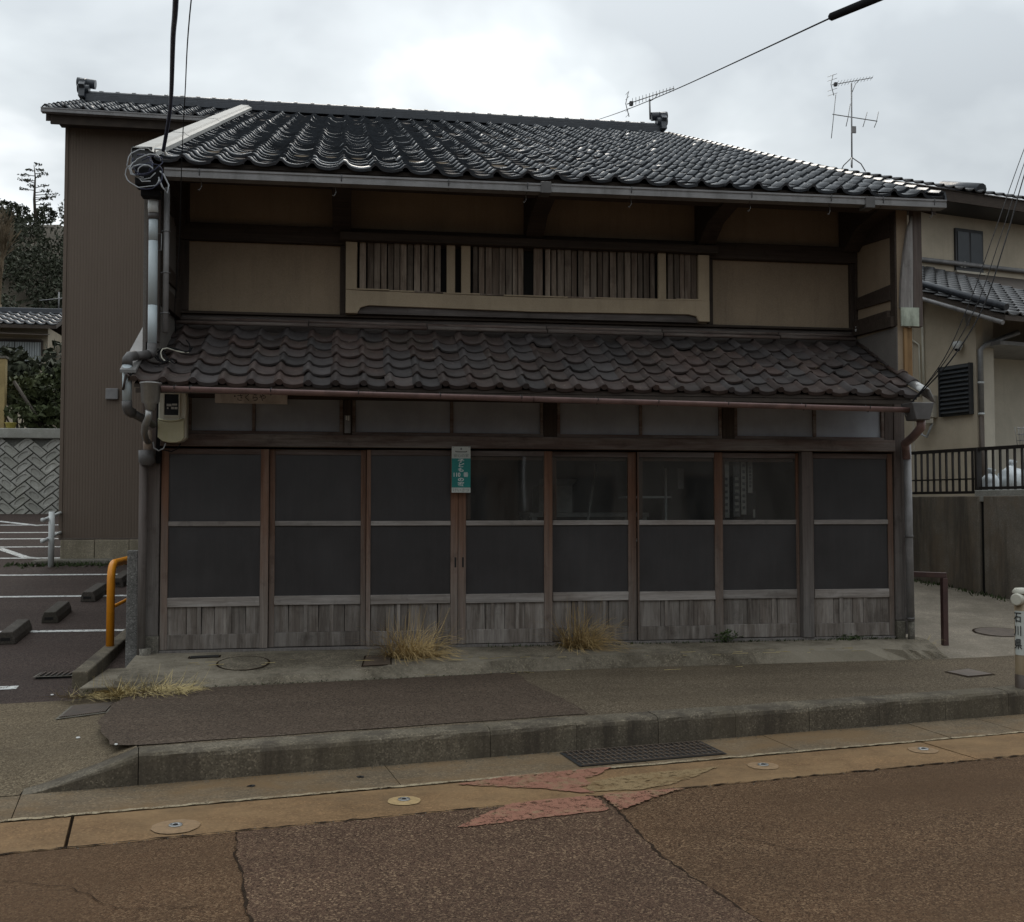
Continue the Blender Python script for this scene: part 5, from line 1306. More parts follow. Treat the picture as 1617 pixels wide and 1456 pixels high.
# ------------------------------------------------------------------ neighbour on the right
TN = R(14); gN = Vector((-math.sin(TN), math.cos(TN), 0)); hN = Vector((math.cos(TN), math.sin(TN), 0))
PN = Vector((11.63, 6.10, 0))
def W(s, t_, z): p = PN + hN*s + gN*t_; return (p.x, p.y, z)
def nbox(g, s0, s1, t0, t1, z0, z1): return g.hexa([W(s0,t0,z0),W(s1,t0,z0),W(s1,t1,z0),W(s0,t1,z0),W(s0,t0,z1),W(s1,t0,z1),W(s1,t1,z1),W(s0,t1,z1)])
nb = thing('neighbour_house', 'cream rendered house with black tiled roofs on the raised lot at right', 'house', W(3,3,1.38))
zr = lambda t_: 4.42 + .40*t_      # pent roof underside over the side wall
part('side_wall', G().hexa([W(0,0,1.3),W(.15,0,1.3),W(.15,4.2,1.3),W(0,4.2,1.3),W(0,0,zr(0)),W(.15,0,zr(0)),W(.15,4.2,zr(4.2)),W(0,4.2,zr(4.2))]), MAT['cream'], nb)
part('front_wall', nbox(G(), .151, 7, .9, 1.05, 1.3, 4.7), MAT['cream2'], nb)
part('front_wall', nbox(G(), .0, .15, -.0, -.02, 1.3, 1.31), MAT['cream2'], nb)
part('return_wall', nbox(G(), .152, .40, .02, .9, 1.3, 4.4), MAT['cream2'], nb)
part('carport_soffit', nbox(G(), .152, 7, -.35, .9, 3.80, 3.86), MAT['gutter'], nb)
part('upper_wall', nbox(G(), -4.5, 7, 4.2, 4.4, 4.0, 7.75), MAT['cream'], nb)
part('rear_wall', nbox(G(), -4.5, 0, 4.41, 9, 1.3, 7.7), MAT['cream'], nb)
pr2 = part('pent_roof', G().hexa([W(-.45,-1.0,zr(-1.0)+.02),W(7,-1.0,zr(-1.0)+.02),W(7,4.25,zr(4.25)+.02),W(-.45,4.25,zr(4.25)+.02),W(-.45,-1.0,zr(-1.0)+.10),W(7,-1.0,zr(-1.0)+.10),W(7,4.25,zr(4.25)+.10),W(-.45,4.25,zr(4.25)+.10)]), MAT['underroof'], nb)
tmn = tile_mesh('neighbour_pan_tile', .27, .30, .022, .036, MAT['tile_nb'])
eul = lambda pitch: (Matrix.Rotation(TN,4,'Z') @ Matrix.Rotation(pitch,4,'X')).to_euler()
for r_ in range(19):
    for c in range(14):
        t_ = -1.02 + r_*.278; link('roof_tile', tmn, None, pr2, W(-.48+c*.27, t_, zr(t_)+.135), eul(math.atan(.40)))
part('verge_roll', G().tube([W(-.42,-1.0,zr(-1.0)+.22),W(-.42,4.2,zr(4.2)+.22)], .055, 10), MAT['ridge'], pr2)
part('verge_gutter', G().tube([W(-.50,-1.0,zr(-1.0)-.02),W(-.50,2.6,zr(2.6)-.02)], .035, 8), MAT['gutter'], pr2)
part('wall_flashing', G().tube([W(-1.0,4.12,zr(4.2)+.26),W(7,4.12,zr(4.2)+.26)], .05, 8), MAT['gutter'], pr2)
part('upper_soffit', nbox(G(), -5, 7.2, 3.35, 4.4, 7.40, 7.46), MAT['darkmetal'], nb)
part('fascia', nbox(G(), -5, 7.2, 3.30, 3.345, 7.36, 7.58), MAT['beam'], nb)
zu = lambda t_: 7.60 + .40*(t_-3.3)
ur2 = part('upper_roof', G().hexa([W(-5,3.3,zu(3.3)-.04),W(7.2,3.3,zu(3.3)-.04),W(7.2,6.5,zu(6.5)-.04),W(-5,6.5,zu(6.5)-.04),W(-5,3.3,zu(3.3)),W(7.2,3.3,zu(3.3)),W(7.2,6.5,zu(6.5)),W(-5,6.5,zu(6.5))]), MAT['underroof'], nb)
for r_ in range(2):
    for c in range(40): link('roof_tile', tmn, None, ur2, W(-5+c*.27, 3.22+r_*.27, zu(3.25+r_*.27)+.05), eul(math.atan(.40)))
part('ridge_end', G().tube([W(3.75,3.35,7.70),W(3.75,4.4,8.05)], .14, 10), MAT['ridge'], ur2)
# windows
u0 = PN + gN*4.2
def up(s0, s1, z0, z1, t0, t1, g=None): return nbox(g or G(), s0, s1, t0, t1, z0, z1)
S0, S1 = 3.85, 4.63
wnd = part('window', up(S0,S1,6.22,7.13,4.15,4.198), MAT['darkmetal'], nb)
part('pane', up(S0+.05,(S0+S1)/2-.03,6.29,7.06,4.135,4.149), MAT['winglass'], wnd); part('pane', up((S0+S1)/2+.03,S1-.05,6.29,7.06,4.142,4.149), MAT['winglass'], wnd)
for s_, h_ in ((.11,.10),(.20,.13)): part('ornament', up(S0+s_,S0+s_+.05,6.29,6.29+h_,4.12,4.134), MAT['paper'], wnd)
part('sill', up(S0-.02,S1+.02,6.17,6.215,4.10,4.19), MAT['cream2'], wnd)
lv = part('louvre_window', nbox(G(), -.05, -.002, .06, .715, 2.72, 3.55), MAT['louvre'], nb)
for k in range(11):
    z = 2.76 + k*.072; g = G().hexa([W(-.085,.08,z),W(-.085,.695,z),W(-.052,.695,z+.05),W(-.052,.08,z+.05),W(-.09,.08,z+.006),W(-.09,.695,z+.006),W(-.057,.695,z+.056),W(-.057,.08,z+.056)]); part('slat', g, MAT['louvre'], lv)
part('frame', nbox(G(), -.095, -.051, .055, .075, 2.72, 3.55), MAT['darkmetal'], lv); part('frame', nbox(G(), -.095, -.051, .70, .72, 2.72, 3.55), MAT['darkmetal'], lv)
part('small_window', nbox(G(), -.03, -.002, 1.62, 1.78, 2.85, 3.45), MAT['louvre'], nb)
# pipes and fittings on the side wall
part('downpipe', G().tube([W(.55,-.35,4.02),W(.10,-.10,3.82),W(.03,-.06,3.74),W(.03,-.06,2.70)], .045, 10), MAT['metal'], nb)
part('downpipe', G().tube([W(.03,-.06,2.69),W(.03,-.06,1.36)], .04, 10), MAT['dkbrown'], nb)
for z in (3.2,2.70): part('pipe_clip', G().tube([W(.03,-.06,z),W(.03,-.06,z+.03)], .052, 10), MAT['whitepaint'], nb)
mb = part('meter_box', nbox(G(), -.12, -.002, .83, 1.05, 2.72, 3.10), MAT['cream2'], nb, .012)
part('hood', nbox(G(), -.16, -.121, .80, 1.12, 2.62, 2.70), MAT['cream2'], mb, .01)
part('wires', G().tube([W(-.10,1.1,2.62),W(-.12,1.08,2.45),W(-.10,.98,2.40),W(-.10,.9,2.55),W(-.1,.86,2.62)], .02, 6), MAT['whitecable'], mb)
part('conduit', G().tube([W(-.03,1.10,3.0),W(-.03,1.12,4.75)], .022, 7), MAT['beige'], nb); part('conduit', G().tube([W(-.03,1.18,3.1),W(-.03,1.2,4.0),W(-.05,1.38,4.12)], .015, 6), MAT['beige'], nb)
cam_ = part('dome_camera', G().lathe([(.0,-.09),(.05,-.075),(.08,-.02),(.085,.05),(.06,.07),(0,.07)], W(-.10,.28,3.85), 14), MAT['whitepaint'], nb)
part('lens', G().lathe([(0,-.095),(.035,-.085),(.05,-.06)], W(-.115,.27,3.85), 10), MAT['black'], cam_)
part('cable_anchor', G().lathe([(.0,-.12),(.03,-.1),(.045,.02),(.06,.06),(.06,.16),(0,.16)], W(-.10,.06,4.25), 10), MAT['gutter'], nb)
part('wall_seam', nbox(G(), -.012, -.001, 1.36, 1.40, 1.35, 4.6), MAT['cream2'], nb)

# retaining wall of the raised lot + fence
Q0 = Vector((9.844, 2.379, 0))
def WW(s, t_, z): p = Q0 + hN*s + gN*t_; return (p.x, p.y, z)
lw_ = thing('lot_wall', 'streaked grey concrete retaining wall of the raised lot at right', 'wall', WW(0,0,.15))
cuts = [-3.2,-1.4,.545,.555+.03,2.3,4.5]
ends = [(-3.2,-1.2),(-1.19,.60),(.68,2.6),(2.61,5.2)]
for a, b in ends:
    g = G().hexa([WW(0,a,-.4),WW(.25,a,-.4),WW(.25,b,-.4),WW(0,b,-.4),WW(0,a,1.375),WW(.25,a,1.375),WW(.25,b,1.375),WW(0,b,1.375)]); part('wall_panel', g, MAT['retwall'], lw_, .008)
part('expansion_gap', G().hexa([WW(.05,.60,-.4),WW(.2,.60,-.4),WW(.2,.68,-.4),WW(.05,.68,-.4),WW(.05,.60,1.33),WW(.2,.60,1.33),WW(.2,.68,1.33),WW(.05,.68,1.33)]), MAT['dark'], lw_)
part('buttress_stain', G().hexa([WW(-.012,.69,-.4),WW(-.001,.69,-.4),WW(-.001,.80,-.4),WW(-.012,.80,-.4),WW(-.012,.69,1.34),WW(-.001,.69,1.34),WW(-.001,.80,1.34),WW(-.012,.80,1.34)]), MAT['retwall'], lw_)
part('lot_kerb', G().hexa([WW(.02,-3,1.3),WW(.2,-3,1.3),WW(.2,.76,1.3),WW(.02,.76,1.3),WW(.02,-3,1.452),WW(.2,-3,1.452),WW(.2,.76,1.452),WW(.02,.76,1.452)]), MAT['block'], lw_, .008)
struct('raised_lot', G().hexa([WW(.251,-3.2,-.4),WW(14,-3.2,-.4),WW(14,12,-.4),WW(.251,12,-.4),WW(.251,-3.2,1.372),WW(14,-3.2,1.372),WW(14,12,1.372),WW(.251,12,1.372)]), MAT['lane'])
fe = thing('metal_fence', 'low black metal bar fence on top of the grey concrete wall', 'fence', WW(.1,0,1.38))
def frail(z, a, b, h=.035): part('rail', G().bar(WW(.1,a,z),WW(.1,b,z),.035,h), MAT['fencebar'], fe)
frail(1.985,-2.6,3.6,.045); frail(1.425,.80,3.6); frail(1.478,-2.6,.74)
for t_ in (-2.55,-.95,.77,2.4,3.6): part('post', G().bar(WW(.1,t_,1.376),WW(.1,t_,2.0),.075 if t_ == .77 else .05,.05,(0,1,0)), MAT['fencebar'], fe)
t_ = -2.5
while t_ < 3.55:
    if all(abs(t_-q) > .05 for q in (-2.55,-.95,.77,2.4,3.6)): part('bar', G().bar(WW(.1,t_,1.43),WW(.1,t_,1.97),.024,.024,(0,1,0)), MAT['fencebar'], fe)
    t_ += .112
frail(1.60,.80,3.6,.02)
mossy = G(); rr_ = random.Random(3)
for k in range(700):
    t_ = rr_.uniform(-1.5,3.4); s_ = -abs(rr_.gauss(0,.09)); p = WW(s_,t_,0); z = lerp(-.155,.30,max(0,min(1,(p[1]+.1)/5))); a = rr_.uniform(0,6.28); h_ = rr_.uniform(.01,.06)
    mossy.add([(p[0]-.012*math.cos(a),p[1]-.012*math.sin(a),z-.01),(p[0]+.012*math.cos(a),p[1]+.012*math.sin(a),z-.01),(p[0]+rr_.uniform(-.03,.03),p[1]+rr_.uniform(-.03,.03),z+h_)], [(0,1,2)])
tag(part('moss', mossy, MAT['weed']), 'mossy weeds along the foot of the grey concrete wall', 'weeds', kind='stuff')

# white bags and bicycle on the raised lot
def bag(label, s_, t_, w_, h_, seed):
    p = WW(s_,t_,1.374); t0 = thing('plastic_bag', label, 'bag', p, 'white plastic bags behind the fence'); r = np.random.default_rng(seed); g = G(); nu, nv = 14, 9; vs = []
    for j in range(nv+1):
        f = j/nv; rad = (math.sin(math.pi*min(1,f*.93+.07))**.55) * (1 if f < .8 else .75)
        for i in range(nu): a = 2*math.pi*i/nu; k = 1 + r.uniform(-.16,.16); vs.append((p[0]+w_*rad*k*math.cos(a), p[1]+w_*.8*rad*k*math.sin(a), p[2]+h_*f*(1+r.uniform(-.05,.05)) ))
    g.add(vs, [(j*nu+i,j*nu+(i+1)%nu,(j+1)*nu+(i+1)%nu,(j+1)*nu+i) for j in range(nv) for i in range(nu)] + [tuple(range(nv*nu,(nv+1)*nu))], True)
    part('sack', g, MAT['bag'], t0); part('knot', G().tube([(p[0],p[1],p[2]+h_*.93),(p[0]+.02,p[1],p[2]+h_*1.10)], [.03,.055], 7), MAT['bag'], t0)
bag('white plastic bag standing by the fence post', .24, .70, .13, .32, 1)
bag('taller white plastic bag beside the fence post bag', .50, .60, .18, .42, 2)
bag('flat white plastic bag lying under the bicycle', .80, .46, .22, .26, 3)
bk = thing('bicycle', 'dark city bicycle with a wire basket parked behind the black fence', 'bicycle', WW(.9,-.1,1.374))
ax_ = (hN*.97 + gN*.25).normalized(); O = Vector((10.66,3.22,1.374)) - ax_*.36; sd = Vector((-ax_.y, ax_.x, 0))
def B(a, z, s_=0.0): return O + ax_*a + Vector((0,0,z)) + sd*s_
for a in (.36, 1.42):
    c = B(a,.335); wh = part('wheel', G().tube([c + ax_*(.325*math.cos(k*math.pi/12)) + Vector((0,0,.325*math.sin(k*math.pi/12))) for k in range(25)], .016, 6, False), MAT['black'], bk)
    g = G()
    for k in range(12): g.tube([c, c + ax_*(.31*math.cos(k*math.pi/6)) + Vector((0,0,.31*math.sin(k*math.pi/6)))], .0025, 4)
    part('spokes', g, MAT['metal'], wh, kind='stuff'); part('hub', G().tube([c - sd*.05, c + sd*.05], .025, 8), MAT['metal'], wh)
    part('mudguard', G().tube([c + ax_*(.355*math.cos(k*math.pi/12)) + Vector((0,0,.355*math.sin(k*math.pi/12))) for k in range(2,14)], .014, 6), MAT['metal'], bk)
DM = MAT['darkmetal']
part('frame', G().tube([B(.56,.83),B(.60,.72),B(.95,.30),B(1.03,.28)], .018, 8).tube([B(1.03,.28),B(1.18,.78)], .016, 8).tube([B(1.03,.29),B(1.42,.335)], .012, 6).tube([B(1.15,.62),B(1.42,.335)], .010, 6), DM, bk)
part('fork', G().tube([B(.585,.75),B(.36,.335,.045)], .011, 6).tube([B(.585,.75),B(.36,.335,-.045)], .011, 6), MAT['metal'], bk)
part('handlebar', G().tube([B(.55,.86),B(.52,1.0),B(.46,1.04,.08),B(.50,1.03,.22),B(.66,1.0,.27)], .011, 8).tube([B(.52,1.0),B(.46,1.04,-.08),B(.50,1.03,-.22),B(.66,1.0,-.27)], .011, 8), DM, bk)
for s_ in (.27,-.27): part('grip', G().tube([B(.63,1.005,s_),B(.76,.985,s_*1.02)], .018, 8), MAT['black'], bk)
g = G()
for z in (.66,.74,.82,.90):
    g.tube([B(.45,z,.17),B(.16,z,.17),B(.16,z,-.17),B(.45,z,-.17),B(.45,z,.17)], .004, 4)
for k in range(8): g.tube([B(.16,.66,-.17+k*.048),B(.13,.92,-.19+k*.054)], .003, 4); g.tube([B(.45,.66,-.17+k*.048),B(.47,.92,-.19+k*.054)], .003, 4)
for k in range(5): g.tube([B(.16+k*.07,.66,.17),B(.14+k*.08,.92,.19)], .003, 4); g.tube([B(.16+k*.07,.66,-.17),B(.14+k*.08,.92,-.19)], .003, 4)
part('basket', g, MAT['metal'], bk); part('saddle', G().tube([B(1.07,.90),B(1.15,.90),B(1.30,.91)], [.03,.06,.10], 10), MAT['black'], bk); part('seat_post', G().tube([B(1.17,.74),B(1.21,.89)], .013, 8), MAT['metal'], bk)
part('crank', G().lathe([(.09,-.004),(.09,.004),(.02,.006)], tuple(B(1.03,.28)), 14, 'y'), MAT['metal'], bk)
part('pedal', G().box(B(1.13,.2).x-.04,B(1.13,.2).x+.04,B(1.13,.2).y-.03,B(1.13,.2).y+.03,B(1.13,.2).z,B(1.13,.2).z+.02), MAT['black'], bk)

# brown gate barrier beside the house and the marker post at the right border
br = thing('barrier', 'dark brown square tube barrier standing right of the house', 'barrier', (7.43,.10,-.06))
part('post', G().box(7.405,7.458,.075,.128,-.15,.548), MAT['brownpaint'], br, .003)
part('top_rail', G().bar((7.458,.10,.575),(6.99,.32,.585),.054,.05), MAT['brownpaint'], br, .003)
mp_ = thing('marker_post', 'tan road marker post lettered 石川県 with round reflectors at the right border', 'post', (6.93,-1.84,-.17))
px_, py_ = 6.935, -1.84
part('pole', G().lathe([(0,-.06),(.060,-.06),(.058,.10),(.056,.74),(0,.74)], (px_,py_,-.17), 18), MAT['tanpost'], mp_)
part('foot', G().lathe([(.0615,-.06),(.0615,.10),(.0590,.101)], (px_,py_,-.17), 18), MAT['dkbrown'], mp_)
part('cap', G().lathe([(.068,.735),(.070,.75),(.05,.775),(0,.78)], (px_,py_,-.17), 18), MAT['paleplate'], mp_)
dR = Vector((-.87,-.5,0)).normalized()
c = Vector((px_,py_,.52)); part('reflector', G().tube([c - dR*.10, c + dR*.088, c + dR*.093], [.048,.048,.040], 16), MAT['paleplate'], mp_)
g = G(); vs = []
for z in (.085,.43):
    for k in range(9): a = R(176 + k*14); vs.append((px_+.0605*math.cos(a), py_+.0605*math.sin(a), z))
g.add(vs, [(k,k+1,9+k+1,9+k) for k in range(8)], True); part('plate', g, MAT['signpaper'], mp_)
for i, ch in enumerate('石川県'):
    a = R(206); text(ch, .088, (px_+.0635*math.cos(a), py_+.0635*math.sin(a), .375-.105*i), MAT['ink'], mp_, .72, R(206+90), .0012)

# ------------------------------------------------------------------ antennas, cables
def antenna(label, base, top, boom_dir, L, n, extra):
    t_ = thing('tv_antenna', label, 'antenna', base); b = Vector(base); tp = Vector(top); d = Vector(boom_dir).normalized(); s_ = d.cross(Vector((0,0,1))).normalized()
    part('mast', G().tube([b, tp], .016, 7), MAT['metal'], t_)
    a0 = tp - d*L*.48; a1 = tp + d*L*.52
    part('boom', G().tube([a0 + Vector((0,0,.04)), a1 + Vector((0,0,.05))], .009, 6), MAT['metal'], t_)
    for k in range(n):
        p = a0.lerp(a1, .12 + .86*k/(n-1)) + Vector((0,0,.045)); e = .085 - .0022*k; part('element', G().tube([p - s_*e - Vector((0,0,e*.4)), p + s_*e + Vector((0,0,e*.4))], .0045, 4), MAT['metal'], t_)
    rf_ = part('reflector', G().tube([a0 + Vector((.03,0,.26)), a0 + Vector((-.02,0,.05)), a0 + Vector((.04,0,-.18))], .008, 5), MAT['metal'], t_)
    for z in (.24,.15,-.06,-.16): p = a0 + Vector((.01,0,z)); part('reflector_rod', G().tube([p - s_*.14 - Vector((.03,0,-.02)), p + s_*.14 + Vector((.03,0,-.02))], .005, 4), MAT['metal'], rf_)
    part('feed_box', G().box(a0.x+.05,a0.x+.11,a0.y-.03,a0.y+.03,a0.z+.02,a0.z+.09), DM, t_)
    part('stay', G().tube([tp.lerp(b,.12), tp + d*L*.10 + Vector((0,0,-.02)), tp + d*L*.18 + Vector((0,0,.045))], .007, 5), MAT['metal'], t_)
    if extra:
        z = b.z + (tp.z-b.z)*.60; c0 = Vector((b.x,b.y,z)); hd = (hN*.95).normalized()
        part('lower_boom', G().tube([c0 - hd*.48, c0 + hd*.68 + Vector((0,0,.02))], .011, 6), MAT['metal'], t_)
        for q, up_, dn in ((-.45,.42,-.50),(-.08,.28,-.2),(.36,.17,-.15),(.66,.22,-.12)):
            p = c0 + hd*q; part('dipole', G().tube([p + Vector((-.06 if q<-.4 else -.05,0,dn)) , p, p + Vector((.05,0,up_))], .008, 5), MAT['metal'], t_)
        part('booster', G().box(b.x-.02,b.x+.08,b.y-.05,b.y-.02,b.z+.72,b.z+.86), MAT['gutter'], t_)
        for a in (0,2.1,4.2): part('leg', G().tube([b + Vector((0,0,.22)), b + Vector((.20*math.cos(a),.2*math.sin(a),.10)), b + Vector((.30*math.cos(a),.3*math.sin(a),-.06))], .012, 5), MAT['metal'], t_)
    return t_
antenna('tv antenna on the ridge end of the shop house roof', (6.86,8.2,8.0), (6.85,8.2,8.36), (.93,-.25,.28), .86, 13, False)
antenna('tall tv antenna mast on the neighbour roof with two crossed arrays', (11.93,10.83,8.22), (11.93,10.80,9.98), (.93,.05,.22), .95, 12, True)
def cable(label, pts, r_, m, name='overhead_cable', cat='cable', group=None):
    P = [Vector(p) for p in pts]; out = []
    for i in range(len(P)-1):
        p0, p1, p2, p3 = P[max(0,i-1)], P[i], P[i+1], P[min(len(P)-1,i+2)]
        for k in range(8):
            t_ = k/8; out.append(.5*((2*p1)+(-p0+p2)*t_+(2*p0-5*p1+4*p2-p3)*t_*t_+(-p0+3*p1-3*p2+p3)*t_**3))
    out.append(P[-1]); o = part(name, G().tube(out, r_, 7), MAT[m]); tag(o, label, cat, group); return o
cable('thick blue black service cable dropping to the left eave corner', [(1.36,-7.6,2.95+.45),(.86,-4.5,3.72),(.645,-3.24,3.985),(.405,-1.80,4.19),(.29,-1.2,4.215),(.17,-.70,4.14)], .0150, 'bluecable')
cable('thin black wire hanging past the left end of the upper gutter', [(1.5,-7.5,3.45),(.93,-4.49,3.67),(.625,-2.63,3.885),(.43,-1.45,3.80),(.30,-.66,3.40),(.215,-.30,2.98),(.195,-.12,2.74)], .0034, 'black')
gw0, gw1 = Vector((7.068,13.545,9.9)), Vector((4.79,-3.094,4.465))
gdir = (gw1-gw0).normalized()
cable('thin guy wire crossing the sky from the ridge to the dark sleeve', [gw0+Vector((0,0,0)), gw0.lerp(gw1,.33)-Vector((0,0,.05)), gw0.lerp(gw1,.66)-Vector((0,0,.05)), gw1], .0058, 'black', 'guy_wire')
a_ = Vector((4.79,-3.094,4.47)); b_ = Vector((5.35,-3.20,4.70))
tag(part('guy_sleeve', G().tube([a_ - (b_-a_)*.02, a_, a_.lerp(b_,.5), b_, b_+(b_-a_)*2], [.015,.026,.028,.028,.028], 14), MAT['black']), 'thick dark sleeve on the guy wire at the top right of the sky', 'cable sleeve')
base = [(6.62,-.78,2.17),(6.92,-.86,2.58),(7.37,-.603,3.17),(7.93,-.112,3.905),(9.24,1.246,5.346),(11.5,3.4,7.9)]
for i, (dx, sag, lab) in enumerate(((-.03,.02,'left strand of the twisted black wires rising from the right rain head'),(.03,-.03,'middle strand of the black wires rising from the right rain head'),(.07,-.10,'lowest sagging strand of the black wires right of the house'))):
    cable(lab, [(x+dx*min(1,k*.6), y, z + (sag if 0<k<4 else 0)+(dx if k==1 else 0)) for k,(x,y,z) in enumerate(base)], .0062 if i == 2 else .0042, 'black', group='black wires rising to the right')

# ------------------------------------------------------------------ grass tufts and weeds
def tuft(label, base, n, L, spread, m, seed, flat=.0, lean=(0,0), w_=.0028, floor=None):
    r = np.random.default_rng(seed); g = G(); t_ = thing('dry_grass', label, 'grass tuft', base)
    for k in range(n):
        a = r.uniform(0, 2*math.pi); b0 = np.array(base) + np.array((math.cos(a), math.sin(a)*.6, 0))*spread*.8*r.random()**.7
        d = np.array((math.cos(a)*.55+lean[0]+r.normal()*.65, math.sin(a)*.45+lean[1]+r.normal()*.55, 0)); d /= np.linalg.norm(d)+1e-6
        l = L*r.uniform(.35,1.15); el = r.uniform(.15,1.45)*(1-flat) + .05
        bend = r.uniform(.4,2.6)*r.choice((1,1,1,-.4)); pts = []; p = b0.copy(); st = 6; an = el
        for q in range(st+1):
            pts.append(p.copy()); p = p + (d*math.cos(an)*l/st + np.array((0,0,math.sin(an)*l/st))); an -= bend/st*r.uniform(.5,1.4)
            zf = floor if floor is not None else base[2]
            if p[2] < zf+.004: p[2] = zf + .004 + .003*r.random(); an = max(an, -.02)
        sd_ = np.array((-d[1], d[0], 0)); vs = []
        for q, p in enumerate(pts): ww = w_*(1-.75*q/st)*r.uniform(.8,1.2); vs += [tuple(p-sd_*ww/1), tuple(p+sd_*ww/1+np.array((0,0,ww*.8)))]
        g.add(vs, [(2*q,2*q+1,2*q+3,2*q+2) for q in range(st)], False)
    me = bpy.data.meshes.new('blades'); me.from_pydata(g.v, [], g.f); o = link('blades', me, MAT[m], t_); o['kind'] = 'stuff'; return t_
tuft('dry straw tuft flopping over the plinth below the green sign', (2.22,-.33,-.045), 640, .43, .28, 'straw', 1, .18, (.25,-.10))
tuft('upright golden dry grass tuft at the foot of the fourth and fifth doors', (3.74,-.13,-.03), 520, .44, .19, 'straw', 2, .03, (.18,-.25))
tuft('matted pale straw lying on the pavement by the granite post', (.20,-1.12,-.16), 620, .24, .40, 'straw_pale', 3, .62, (.1,-.05), .0026)
tuft('sparse straw at the front of the kerb block', (-.22,-1.08,-.185), 240, .20, .30, 'straw_pale', 4, .70, (0,-.05), .0026)
tuft('few short straw blades at the right house corner', (7.12,-.08,-.08), 26, .16, .08, 'straw_pale', 6, .2, (0,0), .003)
for k, (x, L) in enumerate(((2.12,.52),(2.30,.40),(3.66,.62),(3.80,.55))):
    pass
def weed(label, base, w_, h_, seed, n=70):
    t_ = thing('weed', label, 'weed', base); g = G(); r = np.random.default_rng(seed)
    for k in range(n):
        q = np.array(base) + r.normal(size=3)*np.array((w_*.42,w_*.3,h_*.25)) + np.array((0,0,h_*.5)); q[2] = max(q[2], base[2]+.006); a = r.normal(size=3)*np.array((1,1,.5)); a /= np.linalg.norm(a); b = np.cross(a, r.normal(size=3)); b /= np.linalg.norm(b); s = .022*r.uniform(.5,1.4)
        g.add([tuple(q-a*s),tuple(q+b*s*.4),tuple(q+a*s),tuple(q-b*s*.4)], [(0,1,2,3)])
    part('leaves', g, MAT['weed'], t_)
    gs_ = G()
    for k in range(6): gs_.tube([(base[0]+r.normal()*.01,base[1],base[2]-.01),(base[0]+r.normal()*w_*.4,base[1]+r.normal()*w_*.2,base[2]+h_*.7)], .0025, 4)
    part('stems', gs_, MAT['weed'], t_)
weed('small dark green weed at the foot of the sixth and seventh doors', (5.15,-.05,-.01), .14, .11, 3, 110)
weed('low green weed under the eighth door near the corner', (6.35,-.03,-.012), .22, .05, 4, 60)
g = G(); r = random.Random(12)
for k in range(420):
    x = r.uniform(2.9,6.9); y = -.012 - abs(r.gauss(0,.02)); h_ = r.uniform(.005,.03)*(2 if r.random()<.1 else 1); a = r.uniform(0,6.28)
    g.add([(x-.008*math.cos(a),y-.008*math.sin(a),-.02),(x+.008*math.cos(a),y+.008*math.sin(a),-.02),(x+r.uniform(-.02,.02),y+r.uniform(-.03,.0),-.014+h_)], [(0,1,2)])
for k in range(260):
    t_ = r.random(); x = lerp(-.3,3.2,t_); y = lerp(-1.03,-.63,t_) + r.gauss(0,.02); a = r.uniform(0,6.28); z = zpav(max(x,-.5),y)
    g.add([(x-.006*math.cos(a),y-.006*math.sin(a),z),(x+.006*math.cos(a),y+.006*math.sin(a),z),(x+r.uniform(-.03,.03),y+r.uniform(-.03,.0),z+r.uniform(.004,.022))], [(0,1,2)])
tag(part('moss', g, MAT['weed']), 'thin moss and weeds along the joints of the entrance plinth', 'moss', kind='stuff')
g = G()
for k in range(300):
    x = r.uniform(-2.9,-1.2); y = 5.86 - abs(r.gauss(0,.12)); z = zlot(y); a = r.uniform(0,6.28)
    g.add([(x-.02*math.cos(a),y-.02*math.sin(a),z),(x+.02*math.cos(a),y+.02*math.sin(a),z),(x+r.uniform(-.05,.05),y,z+r.uniform(.01,.06))], [(0,1,2)])
tag(part('moss', g, MAT['weed']), 'weeds along the footing of the brown building', 'weeds', kind='stuff')
# straws and twigs blown about on the plinth and pavement
g = G()
for k in range(60):
    x = r.uniform(.3,6.5); y = lerp(-.35,-.75,r.random()); z = zpav(x,y)+.01 if y < -.6 else -.05; a = r.gauss(0,.5); L = r.uniform(.03,.16)
    g.bar((x,y,z+.006),(x+L*math.cos(a),y+L*.5*math.sin(a),z+.007),.003,.003)
tag(part('straw_litter', g, MAT['straw_pale']), 'loose straws and twigs scattered on the plinth and pavement', 'litter', kind='stuff')

